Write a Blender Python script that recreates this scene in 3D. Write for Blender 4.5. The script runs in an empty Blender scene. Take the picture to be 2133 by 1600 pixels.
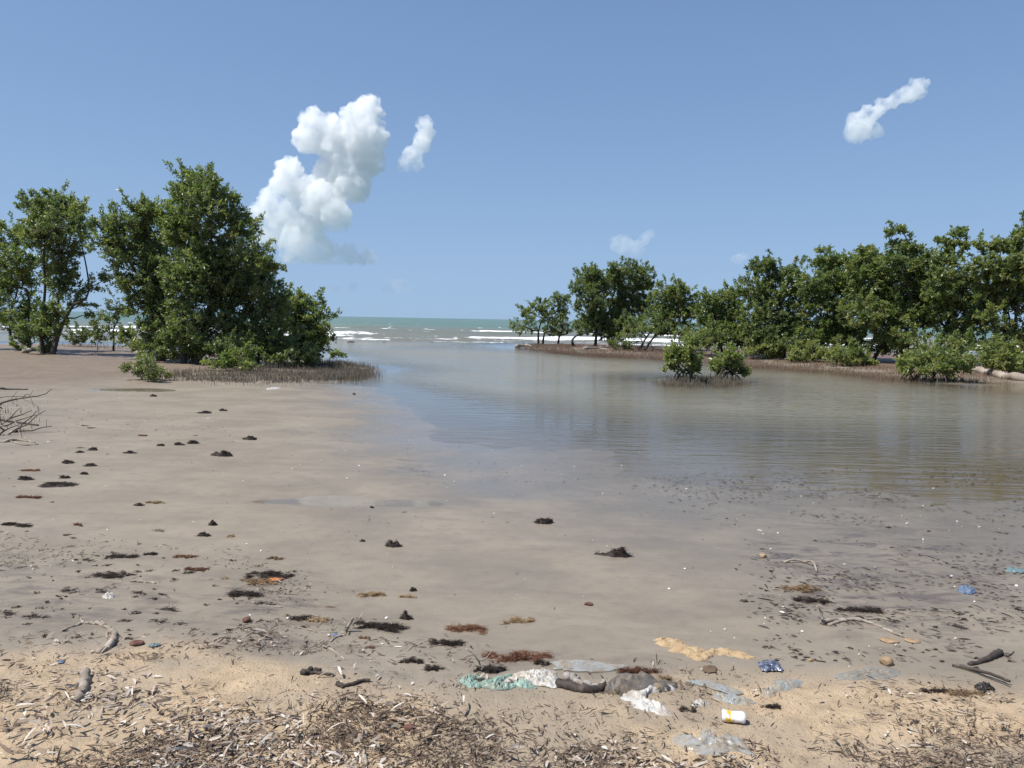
import bpy, math, random
import numpy as np

# ------------------------------------------------------------------ camera
scene = bpy.context.scene
COL = scene.collection
rng = np.random.default_rng(7)
random.seed(7)
F_PX, CX, CY = 1602.0, 1066.5, 800.0           # photograph is 2133 x 1600
CAM_H = 1.75
PITCH = math.radians(4.80)
ROLL = math.radians(1.05)
cam_pos = np.array([0.0, 0.0, CAM_H])
_f = np.array([0, math.cos(PITCH), -math.sin(PITCH)])
_u0 = np.array([0, math.sin(PITCH), math.cos(PITCH)])
_r0 = np.array([1.0, 0, 0])
_r = _r0 * math.cos(ROLL) + _u0 * math.sin(ROLL)
_u = _u0 * math.cos(ROLL) - _r0 * math.sin(ROLL)
cam_data = bpy.data.cameras.new("camera")
cam = bpy.data.objects.new("camera", cam_data)
COL.objects.link(cam)
from mathutils import Matrix, Vector
M = Matrix.Identity(4)
for i in range(3):
    M[i][0], M[i][1], M[i][2], M[i][3] = _r[i], _u[i], -_f[i], cam_pos[i]
cam.matrix_world = M
cam_data.sensor_width = 36.0
cam_data.lens = 36.0 * F_PX / 2133.0
cam_data.clip_start = 0.05
cam_data.clip_end = 80000.0
scene.camera = cam

# ------------------------------------------------------------------ world, sun, exposure
SUN_EL = math.radians(60)
SUN_AZ = math.atan2(-0.80, -0.22)               # from +Y towards +X
world = bpy.data.worlds.new("World")
scene.world = world
world.use_nodes = True
wt = world.node_tree
sky = wt.nodes.new("ShaderNodeTexSky")
sky.sky_type = 'NISHITA'
sky.sun_disc = False
sky.sun_elevation = SUN_EL
sky.sun_rotation = SUN_AZ
sky.altitude = 0
sky.air_density = 0.6
sky.dust_density = 0.2
sky.ozone_density = 6.0
bg = wt.nodes["Background"]
bg.inputs[1].default_value = 0.10
# film-like shoulder on the sky's brightness, the same in every direction
sep = wt.nodes.new("ShaderNodeSeparateColor"); cmb = wt.nodes.new("ShaderNodeCombineColor")
wt.links.new(sky.outputs[0], sep.inputs[0])
for ch, (k_, h_) in enumerate(((1.03, 2.98), (.64, 4.45), (.415, 6.60))):
    last = sep.outputs[ch]
    for op, val, first in (('MULTIPLY', -k_, 0), ('EXPONENT', 0, 0), ('SUBTRACT', 1.0, 1), ('MULTIPLY', h_, 0)):
        nd = wt.nodes.new("ShaderNodeMath"); nd.operation = op
        nd.inputs[1 - first if op == 'SUBTRACT' else 1].default_value = val
        if op == 'SUBTRACT': nd.inputs[0].default_value = 1.0; wt.links.new(last, nd.inputs[1])
        else: wt.links.new(last, nd.inputs[0])
        last = nd.outputs[0]
    wt.links.new(last, cmb.inputs[ch])
wt.links.new(cmb.outputs[0], bg.inputs[0])
sun_d = bpy.data.lights.new("sun", 'SUN')
sun_d.energy = 5.0
sun_d.angle = math.radians(0.53)
sun_d.color = (1.0, 0.965, 0.91)
sun = bpy.data.objects.new("sun", sun_d)
COL.objects.link(sun)
sdir = Vector((math.sin(SUN_AZ) * math.cos(SUN_EL), math.cos(SUN_AZ) * math.cos(SUN_EL), math.sin(SUN_EL)))
sun.rotation_euler = sdir.to_track_quat('Z', 'Y').to_euler()
sun.location = (-20, 20, 60)
scene.view_settings.view_transform = 'Standard'
scene.view_settings.look = 'None'
scene.view_settings.exposure = 0.25
scene.view_settings.gamma = 1.0
scene.cycles.use_denoising = True
scene.cycles.max_bounces = 12
scene.cycles.transparent_max_bounces = 16
scene.cycles.volume_bounces = 10
scene.cycles.caustics_reflective = False
scene.cycles.caustics_refractive = False

# ------------------------------------------------------------------ pixel <-> world
def ray(px, py):
    d = _f + _r * ((px - CX) / F_PX) + _u * ((CY - py) / F_PX)
    return d
def at_y(px, py, Y):
    d = ray(px, py)
    return cam_pos + d * (Y / d[1])
def proj(P):
    P = np.asarray(P, float) - cam_pos
    z = P @ _f
    return CX + F_PX * (P @ _r) / z, CY - F_PX * (P @ _u) / z
def on_plane(px, py, z=0.0):
    d = ray(px, py)
    t = (z - CAM_H) / d[2]
    return cam_pos + d * t

# ------------------------------------------------------------------ noise
def _hash(ix, iy, s):
    h = (ix.astype(np.int64) * 374761393 + iy.astype(np.int64) * 668265263 + s * 144665) & 0xFFFFFFFF
    h = ((h ^ (h >> 13)) * 1274126177) & 0xFFFFFFFF
    return ((h ^ (h >> 16)) & 0xFFFF) / 65535.0
def vnoise(x, y, s=0):
    x = np.asarray(x, float); y = np.asarray(y, float)
    ix = np.floor(x); iy = np.floor(y)
    fx = x - ix; fy = y - iy
    fx = fx * fx * fx * (fx * (fx * 6 - 15) + 10); fy = fy * fy * fy * (fy * (fy * 6 - 15) + 10)
    a = _hash(ix, iy, s); b = _hash(ix + 1, iy, s); c = _hash(ix, iy + 1, s); d = _hash(ix + 1, iy + 1, s)
    return (a + (b - a) * fx + (c - a) * fy + (a - b - c + d) * fx * fy) * 2 - 1
def fbm(x, y, s=0, o=4, g=0.5):
    r = 0; a = 1.0; t = 0
    for k in range(o):
        r = r + a * vnoise(np.asarray(x) * 2 ** k + 13.7 * k, np.asarray(y) * 2 ** k - 7.1 * k, s + k); t += a; a *= g
    return r / t
def sstep(a, b, x):
    t = np.clip((np.asarray(x, float) - a) / (b - a), 0, 1)
    return t * t * (3 - 2 * t)

# ------------------------------------------------------------------ mesh / tag helpers
def mk(name, V, Fs, mat=None, parent=None, smooth=False, attrs=None, loc=None, link=True):
    V = np.asarray(V, np.float32)
    if not isinstance(Fs, (list, tuple)): Fs = [Fs]
    Fs = [np.asarray(f, np.int32) for f in Fs if len(f)]
    me = bpy.data.meshes.new(name)
    me.vertices.add(len(V)); me.vertices.foreach_set("co", V.ravel())
    nl = sum(f.size for f in Fs); npoly = sum(len(f) for f in Fs)
    me.loops.add(nl); me.polygons.add(npoly)
    me.loops.foreach_set("vertex_index", np.concatenate([f.ravel() for f in Fs]))
    tot = np.concatenate([np.full(len(f), f.shape[1], np.int32) for f in Fs])
    st = np.concatenate([[0], np.cumsum(tot)[:-1]]).astype(np.int32)
    me.polygons.foreach_set("loop_start", st)
    me.polygons.foreach_set("loop_total", tot)
    if smooth: me.polygons.foreach_set("use_smooth", np.ones(npoly, bool))
    me.update(calc_edges=True)
    for k, a in (attrs or {}).items():
        a = np.asarray(a, np.float32)
        if a.ndim == 1:
            at = me.attributes.new(k, 'FLOAT', 'POINT'); at.data.foreach_set("value", a)
        else:
            at = me.attributes.new(k, 'FLOAT_COLOR', 'POINT')
            at.data.foreach_set("color", np.concatenate([a, np.ones((len(a), 1), np.float32)], 1).ravel())
    if mat is not None: me.materials.append(mat)
    if not link: return me
    o = bpy.data.objects.new(name, me)
    COL.objects.link(o)
    if parent is not None: o.parent = parent
    if loc is not None: o.location = loc
    return o
def tag(o, label=None, cat=None, group=None, kind=None):
    if label: o["label"] = label
    if cat: o["category"] = cat
    if group: o["group"] = group
    if kind: o["kind"] = kind
    return o
def empty(name, loc):
    o = bpy.data.objects.new(name, None); COL.objects.link(o); o.location = [float(v) for v in loc]
    o.empty_display_size = 0.1
    return o

class MB:
    """collects vertices / faces / tint for one mesh"""
    def __init__(s): s.V = []; s.F3 = []; s.F4 = []; s.T = []; s.n = 0
    def add(s, V, F3=None, F4=None, t=0.5):
        V = np.asarray(V, float)
        s.V.append(V)
        if F3 is not None and len(F3): s.F3.append(np.asarray(F3, int) + s.n)
        if F4 is not None and len(F4): s.F4.append(np.asarray(F4, int) + s.n)
        s.T.append(np.full(len(V), t) if np.isscalar(t) else np.asarray(t, float))
        s.n += len(V)
    def tube(s, P, R, sides=6, t=0.5, cap=True):
        P = np.asarray(P, float); R = np.asarray(R, float)
        if R.ndim == 0: R = np.full(len(P), float(R))
        n = len(P)
        T = np.gradient(P, axis=0); T /= np.linalg.norm(T, axis=1)[:, None] + 1e-9
        ref = np.array([0, 0, 1.0]) if abs(T[0][2]) < 0.9 else np.array([1.0, 0, 0])
        V = np.zeros((n, sides, 3)); a = np.arange(sides) * 2 * math.pi / sides
        for i in range(n):
            A = np.cross(ref, T[i]); A /= np.linalg.norm(A) + 1e-9
            B = np.cross(T[i], A); ref = np.cross(A, T[i]) * -1 if False else ref
            V[i] = P[i] + R[i] * (np.cos(a)[:, None] * A + np.sin(a)[:, None] * B)
        idx = np.arange(n * sides).reshape(n, sides)
        f4 = np.stack([idx[:-1], np.roll(idx[:-1], -1, 1), np.roll(idx[1:], -1, 1), idx[1:]], -1).reshape(-1, 4)
        VV = V.reshape(-1, 3); f3 = []
        if cap:
            VV = np.concatenate([VV, P[:1], P[-1:]])
            c0 = n * sides; c1 = c0 + 1
            for k in range(sides):
                f3.append((c0, (k + 1) % sides, k)); f3.append((c1, (n - 1) * sides + k, (n - 1) * sides + (k + 1) % sides))
        s.add(VV, f3, f4, t)
    def build(s, name, mat, parent=None, smooth=True, off=None, **kw):
        V = np.concatenate(s.V)
        if off is not None: V = V - np.asarray(off, float)
        Fs = []
        if s.F3: Fs.append(np.concatenate(s.F3))
        if s.F4: Fs.append(np.concatenate(s.F4))
        return mk(name, V, Fs, mat, parent, smooth, {"tint": np.concatenate(s.T)}, **kw)

# ------------------------------------------------------------------ node helper
class Mat:
    def __init__(s, name):
        s.m = bpy.data.materials.new(name); s.m.use_nodes = True
        s.t = s.m.node_tree; s.t.nodes.clear()
        s.out = s.t.nodes.new("ShaderNodeOutputMaterial")
    def n(s, typ, ins=None, **props):
        nd = s.t.nodes.new("ShaderNode" + typ)
        for k, v in props.items(): setattr(nd, k, v)
        for k, v in (ins or {}).items(): s.set(nd, k, v)
        return nd
    def set(s, nd, k, v):
        sock = nd.inputs[k]
        if isinstance(v, bpy.types.Node): v = v.outputs[0]
        if isinstance(v, bpy.types.NodeSocket): s.t.links.new(v, sock)
        else:
            if isinstance(v, tuple) and len(v) == 3 and sock.type == 'RGBA': v = (*v, 1)
            sock.default_value = v
    def attr(s, name): return s.n("Attribute", attribute_name=name).outputs["Fac"]
    def pos(s): return s.n("NewGeometry").outputs["Position"]
    def noise(s, scale, detail=4, rough=0.55, vec=None, dim='3D', dist=0.0):
        nd = s.n("TexNoise", {"Scale": scale, "Detail": detail, "Roughness": rough, "Distortion": dist})
        s.set(nd, "Vector", vec if vec is not None else s.pos())
        return nd.outputs["Fac"]
    def vor(s, scale, vec=None, feature='F1'):
        nd = s.n("TexVoronoi", {"Scale": scale}, feature=feature)
        s.set(nd, "Vector", vec if vec is not None else s.pos()); return nd
    def math(s, op, a, b=0.0, clamp=False):
        return s.n("Math", {0: a, 1: b}, operation=op, use_clamp=clamp).outputs[0]
    def mr(s, v, a, b, c=0.0, d=1.0, smooth=True):
        return s.n("MapRange", {"Value": v, "From Min": a, "From Max": b, "To Min": c, "To Max": d},
                   interpolation_type='SMOOTHSTEP' if smooth else 'LINEAR').outputs[0]
    def mix(s, f, a, b, blend='MIX'):
        nd = s.n("Mix", data_type='RGBA', blend_type=blend, clamp_factor=True)
        s.set(nd, 0, f); s.set(nd, 6, a); s.set(nd, 7, b); return nd.outputs[2]
    def bump(s, h, strength, dist, normal=None):
        nd = s.n("Bump", {"Strength": strength, "Distance": dist, "Height": h})
        if normal is not None: s.set(nd, "Normal", normal)
        return nd.outputs[0]
    def mapping(s, vec, scale=(1, 1, 1), rot=(0, 0, 0)):
        return s.n("Mapping", {"Vector": vec, "Scale": scale, "Rotation": rot}).outputs[0]
    def surf(s, sh): s.set(s.out, "Surface", sh); return s.m
    def principled(s, **ins):
        nd = s.n("BsdfPrincipled")
        for k, v in ins.items(): s.set(nd, k.replace("_", " "), v)
        return nd
def ramp_mat(name, colors, rough=0.8, noise_scale=30, noise_amt=0.35, spec=0.3, bump=0.0, bump_scale=80):
    """surface whose colour runs through `colors` along the per-vertex tint attribute, mottled by noise"""
    m = Mat(name)
    t = m.attr("tint")
    nz = m.noise(noise_scale, 4)
    v = m.math('ADD', t, m.math('MULTIPLY', m.math('SUBTRACT', nz, 0.5), noise_amt))
    cr = m.n("ValToRGB", {"Fac": v}); e = cr.color_ramp.elements
    for i, c in enumerate(colors):
        p = i / max(1, len(colors) - 1)
        if i < 2: el = e[i]; el.position = p
        else: el = e.new(p)
        el.color = (*c, 1)
    b = m.principled(Base_Color=cr.outputs[0], Roughness=rough, Specular_IOR_Level=spec)
    if bump > 0: m.set(b, "Normal", m.bump(m.noise(bump_scale, 5), 0.6, bump))
    return m.surf(b)

# ------------------------------------------------------------------ terrain heights
CP = []
def cp(px, py, z): 
    p = on_plane(px, py, 0.0); CP.append((p[0], p[1], z))
for x, z in ((-200, .17), (300, .17), (900, .16), (1500, .15), (2300, .15)): cp(x, 1680, z); cp(x, 1560, z - .01)
for x, y, z in [
    (0, 1460, .145), (500, 1460, .135), (1000, 1460, .125), (1500, 1470, .12), (2133, 1480, .11),
    (-150, 1350, .12), (300, 1340, .11), (600, 1370, .09), (1000, 1380, .082), (1500, 1385, .075), (1800, 1400, .08), (2133, 1400, .075),
    (100, 1250, .085), (700, 1250, .066), (1200, 1250, .058), (1700, 1280, .055), (2250, 1280, .055),
    (0, 1120, .09), (500, 1100, .07), (1000, 1100, .05), (1400, 1100, .036), (1800, 1130, .026), (2250, 1150, .026),
    (0, 960, .10), (300, 960, .09), (600, 960, .07), (800, 980, .045), (950, 1000, .03), (1200, 1020, .018), (1500, 1040, .006), (1800, 1050, .004), (2250, 1060, .005),
    (0, 860, .11), (300, 860, .09), (600, 860, .07), (740, 870, .045), (830, 880, .015), (900, 920, .008), (1050, 950, .004), (1250, 960, .0),
    (0, 790, .14), (250, 800, .10), (500, 810, .07), (640, 812, .045), (740, 825, .03), (790, 835, .012), (700, 800, .008), (620, 798, .05),
    (720, 790, -.02), (800, 805, -.02), (860, 840, -.015), (950, 880, -.02), (1100, 910, -.012), (1300, 930, -.015), (1500, 980, -.012), (1800, 990, -.02), (2200, 1000, -.015),
    (900, 790, -.15), (1100, 800, -.2), (1250, 870, -.07), (1500, 850, -.15), (1500, 910, -.04), (1800, 860, -.15), (1800, 920, -.045), (2200, 930, -.05), (2200, 860, -.12),
    (0, 745, .22), (150, 740, .22), (300, 760, .18), (420, 765, .18), (520, 770, .14), (640, 765, .10), (720, 765, .06), (780, 772, .02), (820, 778, -.06), (700, 745, -.02), (760, 755, -.08),
    (0, 722, .10), (150, 722, .10), (300, 730, .08), (450, 738, .08), (600, 740, .04), (0, 712, -.1), (200, 713, -.1), (450, 722, -.1), (620, 728, -.1),
    (900, 740, -.2), (1050, 745, -.2), (1250, 760, -.2), (900, 722, -.12),
    (1100, 722, .03), (1160, 724, .12), (1200, 737, .0), (1250, 728, .15), (1300, 741, .01), (1380, 733, .16), (1370, 746, .0), (1480, 738, .16), (1470, 752, .0),
    (1570, 748, .16), (1570, 761, .0), (1700, 755, .17), (1700, 770, .0), (1850, 765, .18), (1850, 786, .0), (2000, 775, .18), (1960, 797, .01), (2133, 780, .2), (2080, 797, .03), (2200, 806, .02), (2300, 790, .2),
    (1100, 733, -.1), (1250, 750, -.12), (1420, 765, -.12), (1640, 785, -.14), (1840, 805, -.1), (2100, 830, -.1),
    (1425, 793, .03), (1515, 792, .01), (1470, 797, .0), (1380, 795, .0), (1340, 798, -.07), (1420, 808, -.07), (1520, 806, -.07), (1590, 795, -.1), (1470, 780, -.1),
    (1120, 712, -.1), (1300, 716, -.05), (1500, 723, -.05), (1700, 730, -.02), (1900, 736, 0), (2133, 744, 0),
    (300, 690, -1.0), (800, 695, -1.0), (1300, 704, -1.0), (1800, 713, -1.0), (-400, 690, -1.0), (2500, 720, -1.0)]:
    cp(x, y, z)
for a in range(0, 360, 30):   # ring around and behind the photographer
    for rr in (0.8, 6.0, 40.0):
        th = math.radians(a)
        if math.cos(th) < 0.4 or rr < 1: CP.append((rr * math.sin(th), rr * math.cos(th), .17 if rr < 20 else .3))
CP = np.array(CP)
def _lp(x, y):
    r = np.hypot(x, y); th = np.arctan2(x, y)
    return th * 2.2, np.log(np.maximum(r, 0.3)) * 1.6
_a, _b = _lp(CP[:, 0], CP[:, 1])
_C2 = 0.05
_K = np.sqrt((_a[:, None] - _a[None]) ** 2 + (_b[:, None] - _b[None]) ** 2 + _C2 ** 2)
_w = np.linalg.solve(_K + np.eye(len(CP)) * -0.004, CP[:, 2] - 0.05)
def base_h(x, y):
    x = np.asarray(x, float); y = np.asarray(y, float); sh = x.shape
    x = x.ravel(); y = y.ravel(); a, b = _lp(x, y); out = np.empty(len(x))
    for i in range(0, len(x), 20000):
        out[i:i + 20000] = np.sqrt((a[i:i + 20000, None] - _a) ** 2 + (b[i:i + 20000, None] - _b) ** 2 + _C2 ** 2) @ _w
    return (out + 0.05).reshape(sh)
PUDDLES = [(on_plane(612, 1041, .07), 1.0, .17, .030), (on_plane(690, 1033, .07), .35, .14, .024), (on_plane(240, 810, .1), 1.1, .4, .026)]
def height(x, y):
    x = np.asarray(x, float); y = np.asarray(y, float)
    h = base_h(x, y); r = np.hypot(x, y)
    for c_, a_, b_, d_ in PUDDLES: h = h - d_ * np.exp(-((x - c_[0]) / a_) ** 2 - ((y - c_[1]) / b_) ** 2)
    rough = sstep(.085, .13, h) * sstep(9, 4, r)
    shore = np.exp(-(h / .03) ** 2)
    h = h + fbm(x * .9, y * .9, 3, 4) * (.008 + .006 * shore) * sstep(60, 20, r)
    h = h + fbm(x * 1.6 + y * .6, y * 4.2 - x * 1.0, 91, 4) * .008 * shore * sstep(40, 15, r)
    h = h + fbm(x * 3.1, y * 3.1, 11, 3) * (.002 + .012 * rough)
    h = h + fbm(x * 14, y * 14, 21, 2) * (.0006 + .006 * rough) * sstep(12, 6, r)
    return h
def ground(px, py):
    """world point where the sight line through a photo pixel meets the ground"""
    d = ray(px, py); z = 0.08
    for _ in range(25):
        t = (z - CAM_H) / d[2]; p = cam_pos + d * t
        z = 0.5 * z + 0.5 * max(float(height(p[0:1], p[1:2])[0]), 0.0)
    t = (z - CAM_H) / d[2]
    return cam_pos + d * t
def polar(th, rr):
    TH, RR = np.meshgrid(th, rr)
    X = RR * np.sin(TH); Y = RR * np.cos(TH)
    n, m = TH.shape; idx = np.arange(n * m).reshape(n, m)
    F = np.stack([idx[:-1, :-1], idx[:-1, 1:], idx[1:, 1:], idx[1:, :-1]], -1).reshape(-1, 4)
    return X, Y, F
D = math.radians
th_fine = np.concatenate([np.linspace(-180, -46, 45)[:-1], np.linspace(-46, 46, 400), np.linspace(46, 180, 45)[1:]])
X, Y, F = polar(np.radians(th_fine), np.concatenate([[0.01, .3, .7, 1.2], np.geomspace(1.6, 130, 400)]))
Z = height(X, Y)
PXs, PYs = proj(np.stack([X.ravel(), np.maximum(Y.ravel(), .5), Z.ravel()], 1))
edge = np.interp(PXs, [-200, 0, 200, 320, 430, 560, 700, 900, 1050, 1300, 1420, 1520, 1700, 1850, 2133, 2400],
                 [1380, 1355, 1345, 1318, 1340, 1375, 1405, 1435, 1425, 1425, 1398, 1392, 1400, 1410, 1425, 1430])
xr, yr = X.ravel(), Y.ravel()
front = yr > 0.4
sand = sstep(-22, 50, (PYs - edge) + 22 * fbm(xr * 3.5, yr * 3.5, 31, 3))
sand = np.where(front, sand, 1.0)
patch = sstep(-.35, .35, fbm(xr * 1.5 + 3, yr * 2.2, 41, 4) + .12)
sand = sand * (.32 + .68 * patch)
def blob(px, py, rx, ry): return np.exp(-((PXs - px) / rx) ** 2 - ((PYs - py) / ry) ** 2)
stain = (blob(1690, 1200, 90, 40) + .8 * blob(1620, 1150, 50, 25) + .7 * blob(1800, 1270, 130, 50) + .5 * blob(850, 960, 70, 25) + .5 * blob(880, 985, 60, 15)
         + .9 * blob(230, 745, 90, 7) + .6 * blob(240, 778, 80, 7) + .5 * blob(60, 790, 60, 6) + .85 * blob(150, 1240, 300, 80) + .8 * blob(560, 1260, 160, 70)  # first thin blob paints the left trees' cast shadow into the mud colour
         + .5 * blob(1150, 1370, 300, 30) + .8 * blob(1950, 1220, 220, 130) + .7 * blob(1750, 1130, 160, 60) + .35 * blob(40, 880, 60, 60) + .5*blob(700,1340,200,40))
stain = np.where(front, np.clip(stain, 0, 1), 0)
brownland = np.clip(sstep(.06, .13, Z.ravel()) * sstep(17, 22, np.hypot(xr, yr)) * np.where(xr > 0, 1, .55), 0, 1)

# ---- mud material
m = Mat("tidal_mud")
P = m.pos(); sandA = m.attr("sand"); stain_shadeA = m.attr("stain"); landA = m.attr("land")
zc = m.n("SeparateXYZ", {0: P}).outputs[2]
flat = m.mapping(P, (1, 1, .3))
n1 = m.noise(1.1, 5, .55, flat); n2 = m.noise(9, 5, .6, flat); n3 = m.noise(70, 4, .65, flat); n4 = m.noise(260, 2, .6, flat)
c = m.mix(m.mr(n1, .3, .7), (.212, .176, .130), (.265, .220, .165))
c = m.mix(m.math('MULTIPLY', m.mr(n2, .45, .75), .35), c, (.155, .128, .10))
nm = m.noise(2.6, 5, .62, m.mapping(P, (.55, 1.5, .3), (0, 0, .25)), dist=.5)
c = m.mix(m.math('MULTIPLY', m.mr(nm, .48, .68), .30), c, (.15, .126, .10))
c = m.mix(m.math('MULTIPLY', m.mr(nm, .46, .3), .25), c, (.33, .275, .205))
dry = m.mix(m.mr(n2, .3, .7), (.43, .315, .195), (.57, .425, .27))
dry = m.mix(m.math('MULTIPLY', m.mr(n3, .5, .72), .55), dry, (.30, .21, .135))
c = m.mix(m.math('MULTIPLY', sandA, m.mr(n2, .18, .5, .55, 1.0)), c, dry)
specks = m.mr(m.vor(85, flat).outputs["Distance"], .10, .20, 1, 0)
spm = m.math('MULTIPLY', specks, m.mr(n2, .42, .6))
c = m.mix(m.math('MULTIPLY', spm, m.math('ADD', m.math('MULTIPLY', sandA, .8), .08)), c, (.06, .042, .03))
st = m.math('MULTIPLY', stain_shadeA, m.mr(m.noise(3.2, 6, .7, m.mapping(P, (1, 2.2, 1), (0, 0, .35)), dist=.6), .44, .64))
c = m.mix(m.math('MULTIPLY', st, .85), c, (.088, .066, .060))
c = m.mix(m.math('MULTIPLY', landA, m.mr(n2, .25, .6, .4, 1)), c, (.125, .072, .048))
hole = m.math('MULTIPLY', m.mr(m.vor(7.5, flat).outputs['Distance'], .03, .055, 1, 0), m.mr(m.noise(.8, 3, .5, flat), .5, .62))
c = m.mix(m.math('MULTIPLY', hole, .8), c, (.05, .04, .032))
c = m.mix(m.math('MULTIPLY', m.mr(m.noise(22, 5, .7, m.mapping(P, (.5, 1.3, .3), (0, 0, .3))), .52, .72), .28), c, (.13, .108, .085))
wet = m.mr(m.math('ADD', zc, m.math('MULTIPLY', m.math('SUBTRACT', n1, .5), .05)), .0, .075, 1, 0)
c = m.mix(m.math('MULTIPLY', wet, .42), c, (.13, .112, .09))
rgh = m.mr(wet, 0, 1, .62, .17, False)
rgh = m.math('ADD', rgh, m.math('MULTIPLY', sandA, .3), True)
hgt = m.math('ADD', m.math('MULTIPLY', n3, m.math('ADD', m.math('MULTIPLY', sandA, 1.0), .28)), m.math('MULTIPLY', n4, m.math('ADD', m.math('MULTIPLY', sandA, .6), .05)))
bs = m.principled(Base_Color=c, Roughness=rgh, Specular_IOR_Level=.5)
m.set(bs, "Normal", m.bump(hgt, .8, .012))
MUD = m.surf(bs)
g = mk("ground", np.stack([X.ravel(), Y.ravel(), Z.ravel()], 1), F, MUD, smooth=True, attrs={"sand": sand, "stain": stain, "land": brownland})
tag(g, "wet tidal mud flat with peach sand in the foreground", kind="structure")

# ------------------------------------------------------------------ water: lagoon and sea in one sheet
th_w = np.concatenate([np.linspace(-100, -46, 20)[:-1], np.linspace(-46, 46, 420), np.linspace(46, 100, 20)[1:]])
X, Y, F = polar(np.radians(th_w), np.concatenate([np.geomspace(3.5, 45, 150)[:-1], np.geomspace(45, 130, 190)[:-1], np.geomspace(130, 40000, 70)]))
xr, yr = X.ravel(), Y.ravel(); R = np.hypot(xr, yr)
depth = np.where(R < 125, -base_h(xr, np.maximum(yr, .1)), 3.0)
sea = sstep(50, 60, yr + 1.2 * fbm(xr * .12, yr * .0 + 2, 5, 3) + np.where(xr > 3, 4, 0) * sstep(3, 12, xr))
foam = np.zeros(len(xr)); wz = np.zeros(len(xr))
#          Y0    amp  width x0    x1   seed foam
waves = [(69.5, .24, .9, -90, 120, 1, .80), (58.5, .07, .6, -90, 120, 2, .62), (54.8, .05, .5, -60, 120, 6, .5), (63.5, .13, .9, -90, 120, 9, .42),
         (84, .30, 1.4, -90, -16, 3, .7), (106, .32, 1.5, -4, 3.0, 4, 1.1), (97, .3, 1.5, 10, 60, 5, .6), (78, .22, 1.2, -80, -14, 7, .7), (125, .35, 2.2, -90, 140, 8, .15), (150, .4, 2.6, -90, 140, 12, .1), (91, .3, 1.6, -90, 140, 13, .1)]
for Y0, A, W, x0, x1, sd, fm in waves:
    yc = Y0 + 1.6 * fbm(xr * .035, xr * 0 + sd, sd, 3) - (0 if Y0 > 75 else 0)
    am = A * (.62 + .5 * fbm(xr * .09, xr * 0 + sd * 3, sd + 20, 3)) * sstep(x0 - 6, x0 + 4, xr) * sstep(x1 + 6, x1 - 4, xr)
    d = yr - yc
    prof = np.where(d < 0, np.exp(-(d / (W * .55)) ** 2), np.exp(-(d / (W * 1.9)) ** 2))
    wz += am * prof
    fo = fm * sstep(-W * 2.2, -W * .5, d) * sstep(W * 1.0, W * .1, d) * sstep(-.55, .15, fbm(xr * .11, yr * .1, sd + 50, 3) + (.35 if fm > .9 else 0))
    foam = np.maximum(foam, fo * sstep(x0 - 6, x0 + 4, xr) * sstep(x1 + 6, x1 - 4, xr))
wash = .2 * sstep(52, 57, yr) * sstep(76, 66, yr) * sstep(.1, .55, fbm(xr * .16, yr * .45, 77, 4))
caps = .62 * sea * sstep(.46, .64, fbm(xr * .3, yr * .22, 88, 3)) * sstep(75, 100, yr) * sstep(400, 150, yr)
foam = np.maximum(foam, np.maximum(wash * sea, caps)) * sea
chop = fbm(xr * .55, yr * .8, 61, 3) * .07 * sea * sstep(900, 120, R) + fbm(xr * .2, yr * .3, 64, 2) * .10 * sea * sstep(1500, 100, R)
Zw = wz * sea + chop
m = Mat("water")
P = m.pos(); dep = m.attr("depth"); seaA = m.attr("sea"); foamA = m.attr("foam"); farA = m.attr("far")
ripp = m.mapping(P, (.55, 2.6, 1)); 
r1 = m.noise(1.7, 3, .5, ripp, dist=.3); r2 = m.noise(6.5, 3, .55, ripp, dist=.3); big = m.noise(.10, 3, .5, P)
calm = m.mr(dep, .01, .12, .10, 1.0)
r0 = m.noise(.42, 4, .6, m.mapping(P, (.45, 1.7, 1)), dist=.4)
hh = m.math('ADD', m.math('ADD', m.math('MULTIPLY', r1, 1.0), m.math('MULTIPLY', r2, .33)), m.math('MULTIPLY', r0, m.mr(dep, .04, .16, 0, 2.6)))
hh = m.math('MULTIPLY', hh, m.math('MULTIPLY', calm, m.mr(big, .3, .7, .65, 1.2)))
s1 = m.noise(.55, 4, .6, m.mapping(P, (.7, 1.6, 1)), dist=.4)
nl = m.bump(hh, 1.0, .10)
ns = m.bump(s1, 1.0, .55)
nrm_mix = m.n("Mix", data_type='VECTOR'); m.set(nrm_mix, 0, seaA); m.set(nrm_mix, 4, nl); m.set(nrm_mix, 5, ns)
nrm = m.n("VectorMath", {0: nrm_mix.outputs[1]}, operation='NORMALIZE').outputs[0]
murk = m.mix(m.mr(big, .35, .65), (.20, .188, .142), (.22, .206, .158))
near_sea = m.mix(m.mr(m.noise(.06, 3, .5, m.mapping(P, (.4, 1, 1))), .35, .65), (.15, .155, .122), (.155, .143, .108))
far_sea = m.mix(m.mr(m.noise(.012, 4, .6, m.mapping(P, (.3, 1, 1))), .35, .65), (.085, .155, .125), (.11, .17, .14))
seac = m.mix(farA, near_sea, far_sea)
body = m.mix(seaA, murk, seac)
diff = m.n("BsdfDiffuse", {"Color": body})
alpha = m.math('MAXIMUM', m.mr(dep, .0, .16, .0, .97, False), seaA)
tr = m.n("BsdfTransparent", {"Color": (.93, .90, .82)})
inner = m.n("MixShader", {0: alpha, 1: tr, 2: diff})
gl = m.n("BsdfGlossy", {"Color": (1, 1, 1), "Roughness": m.math("MAXIMUM", m.mr(seaA, 0, 1, .0, .2, False), m.mr(dep, .0, .12, .02, .08)), "Normal": nrm})
fr = m.n("Fresnel", {"IOR": 1.33, "Normal": nrm}).outputs[0]
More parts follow.
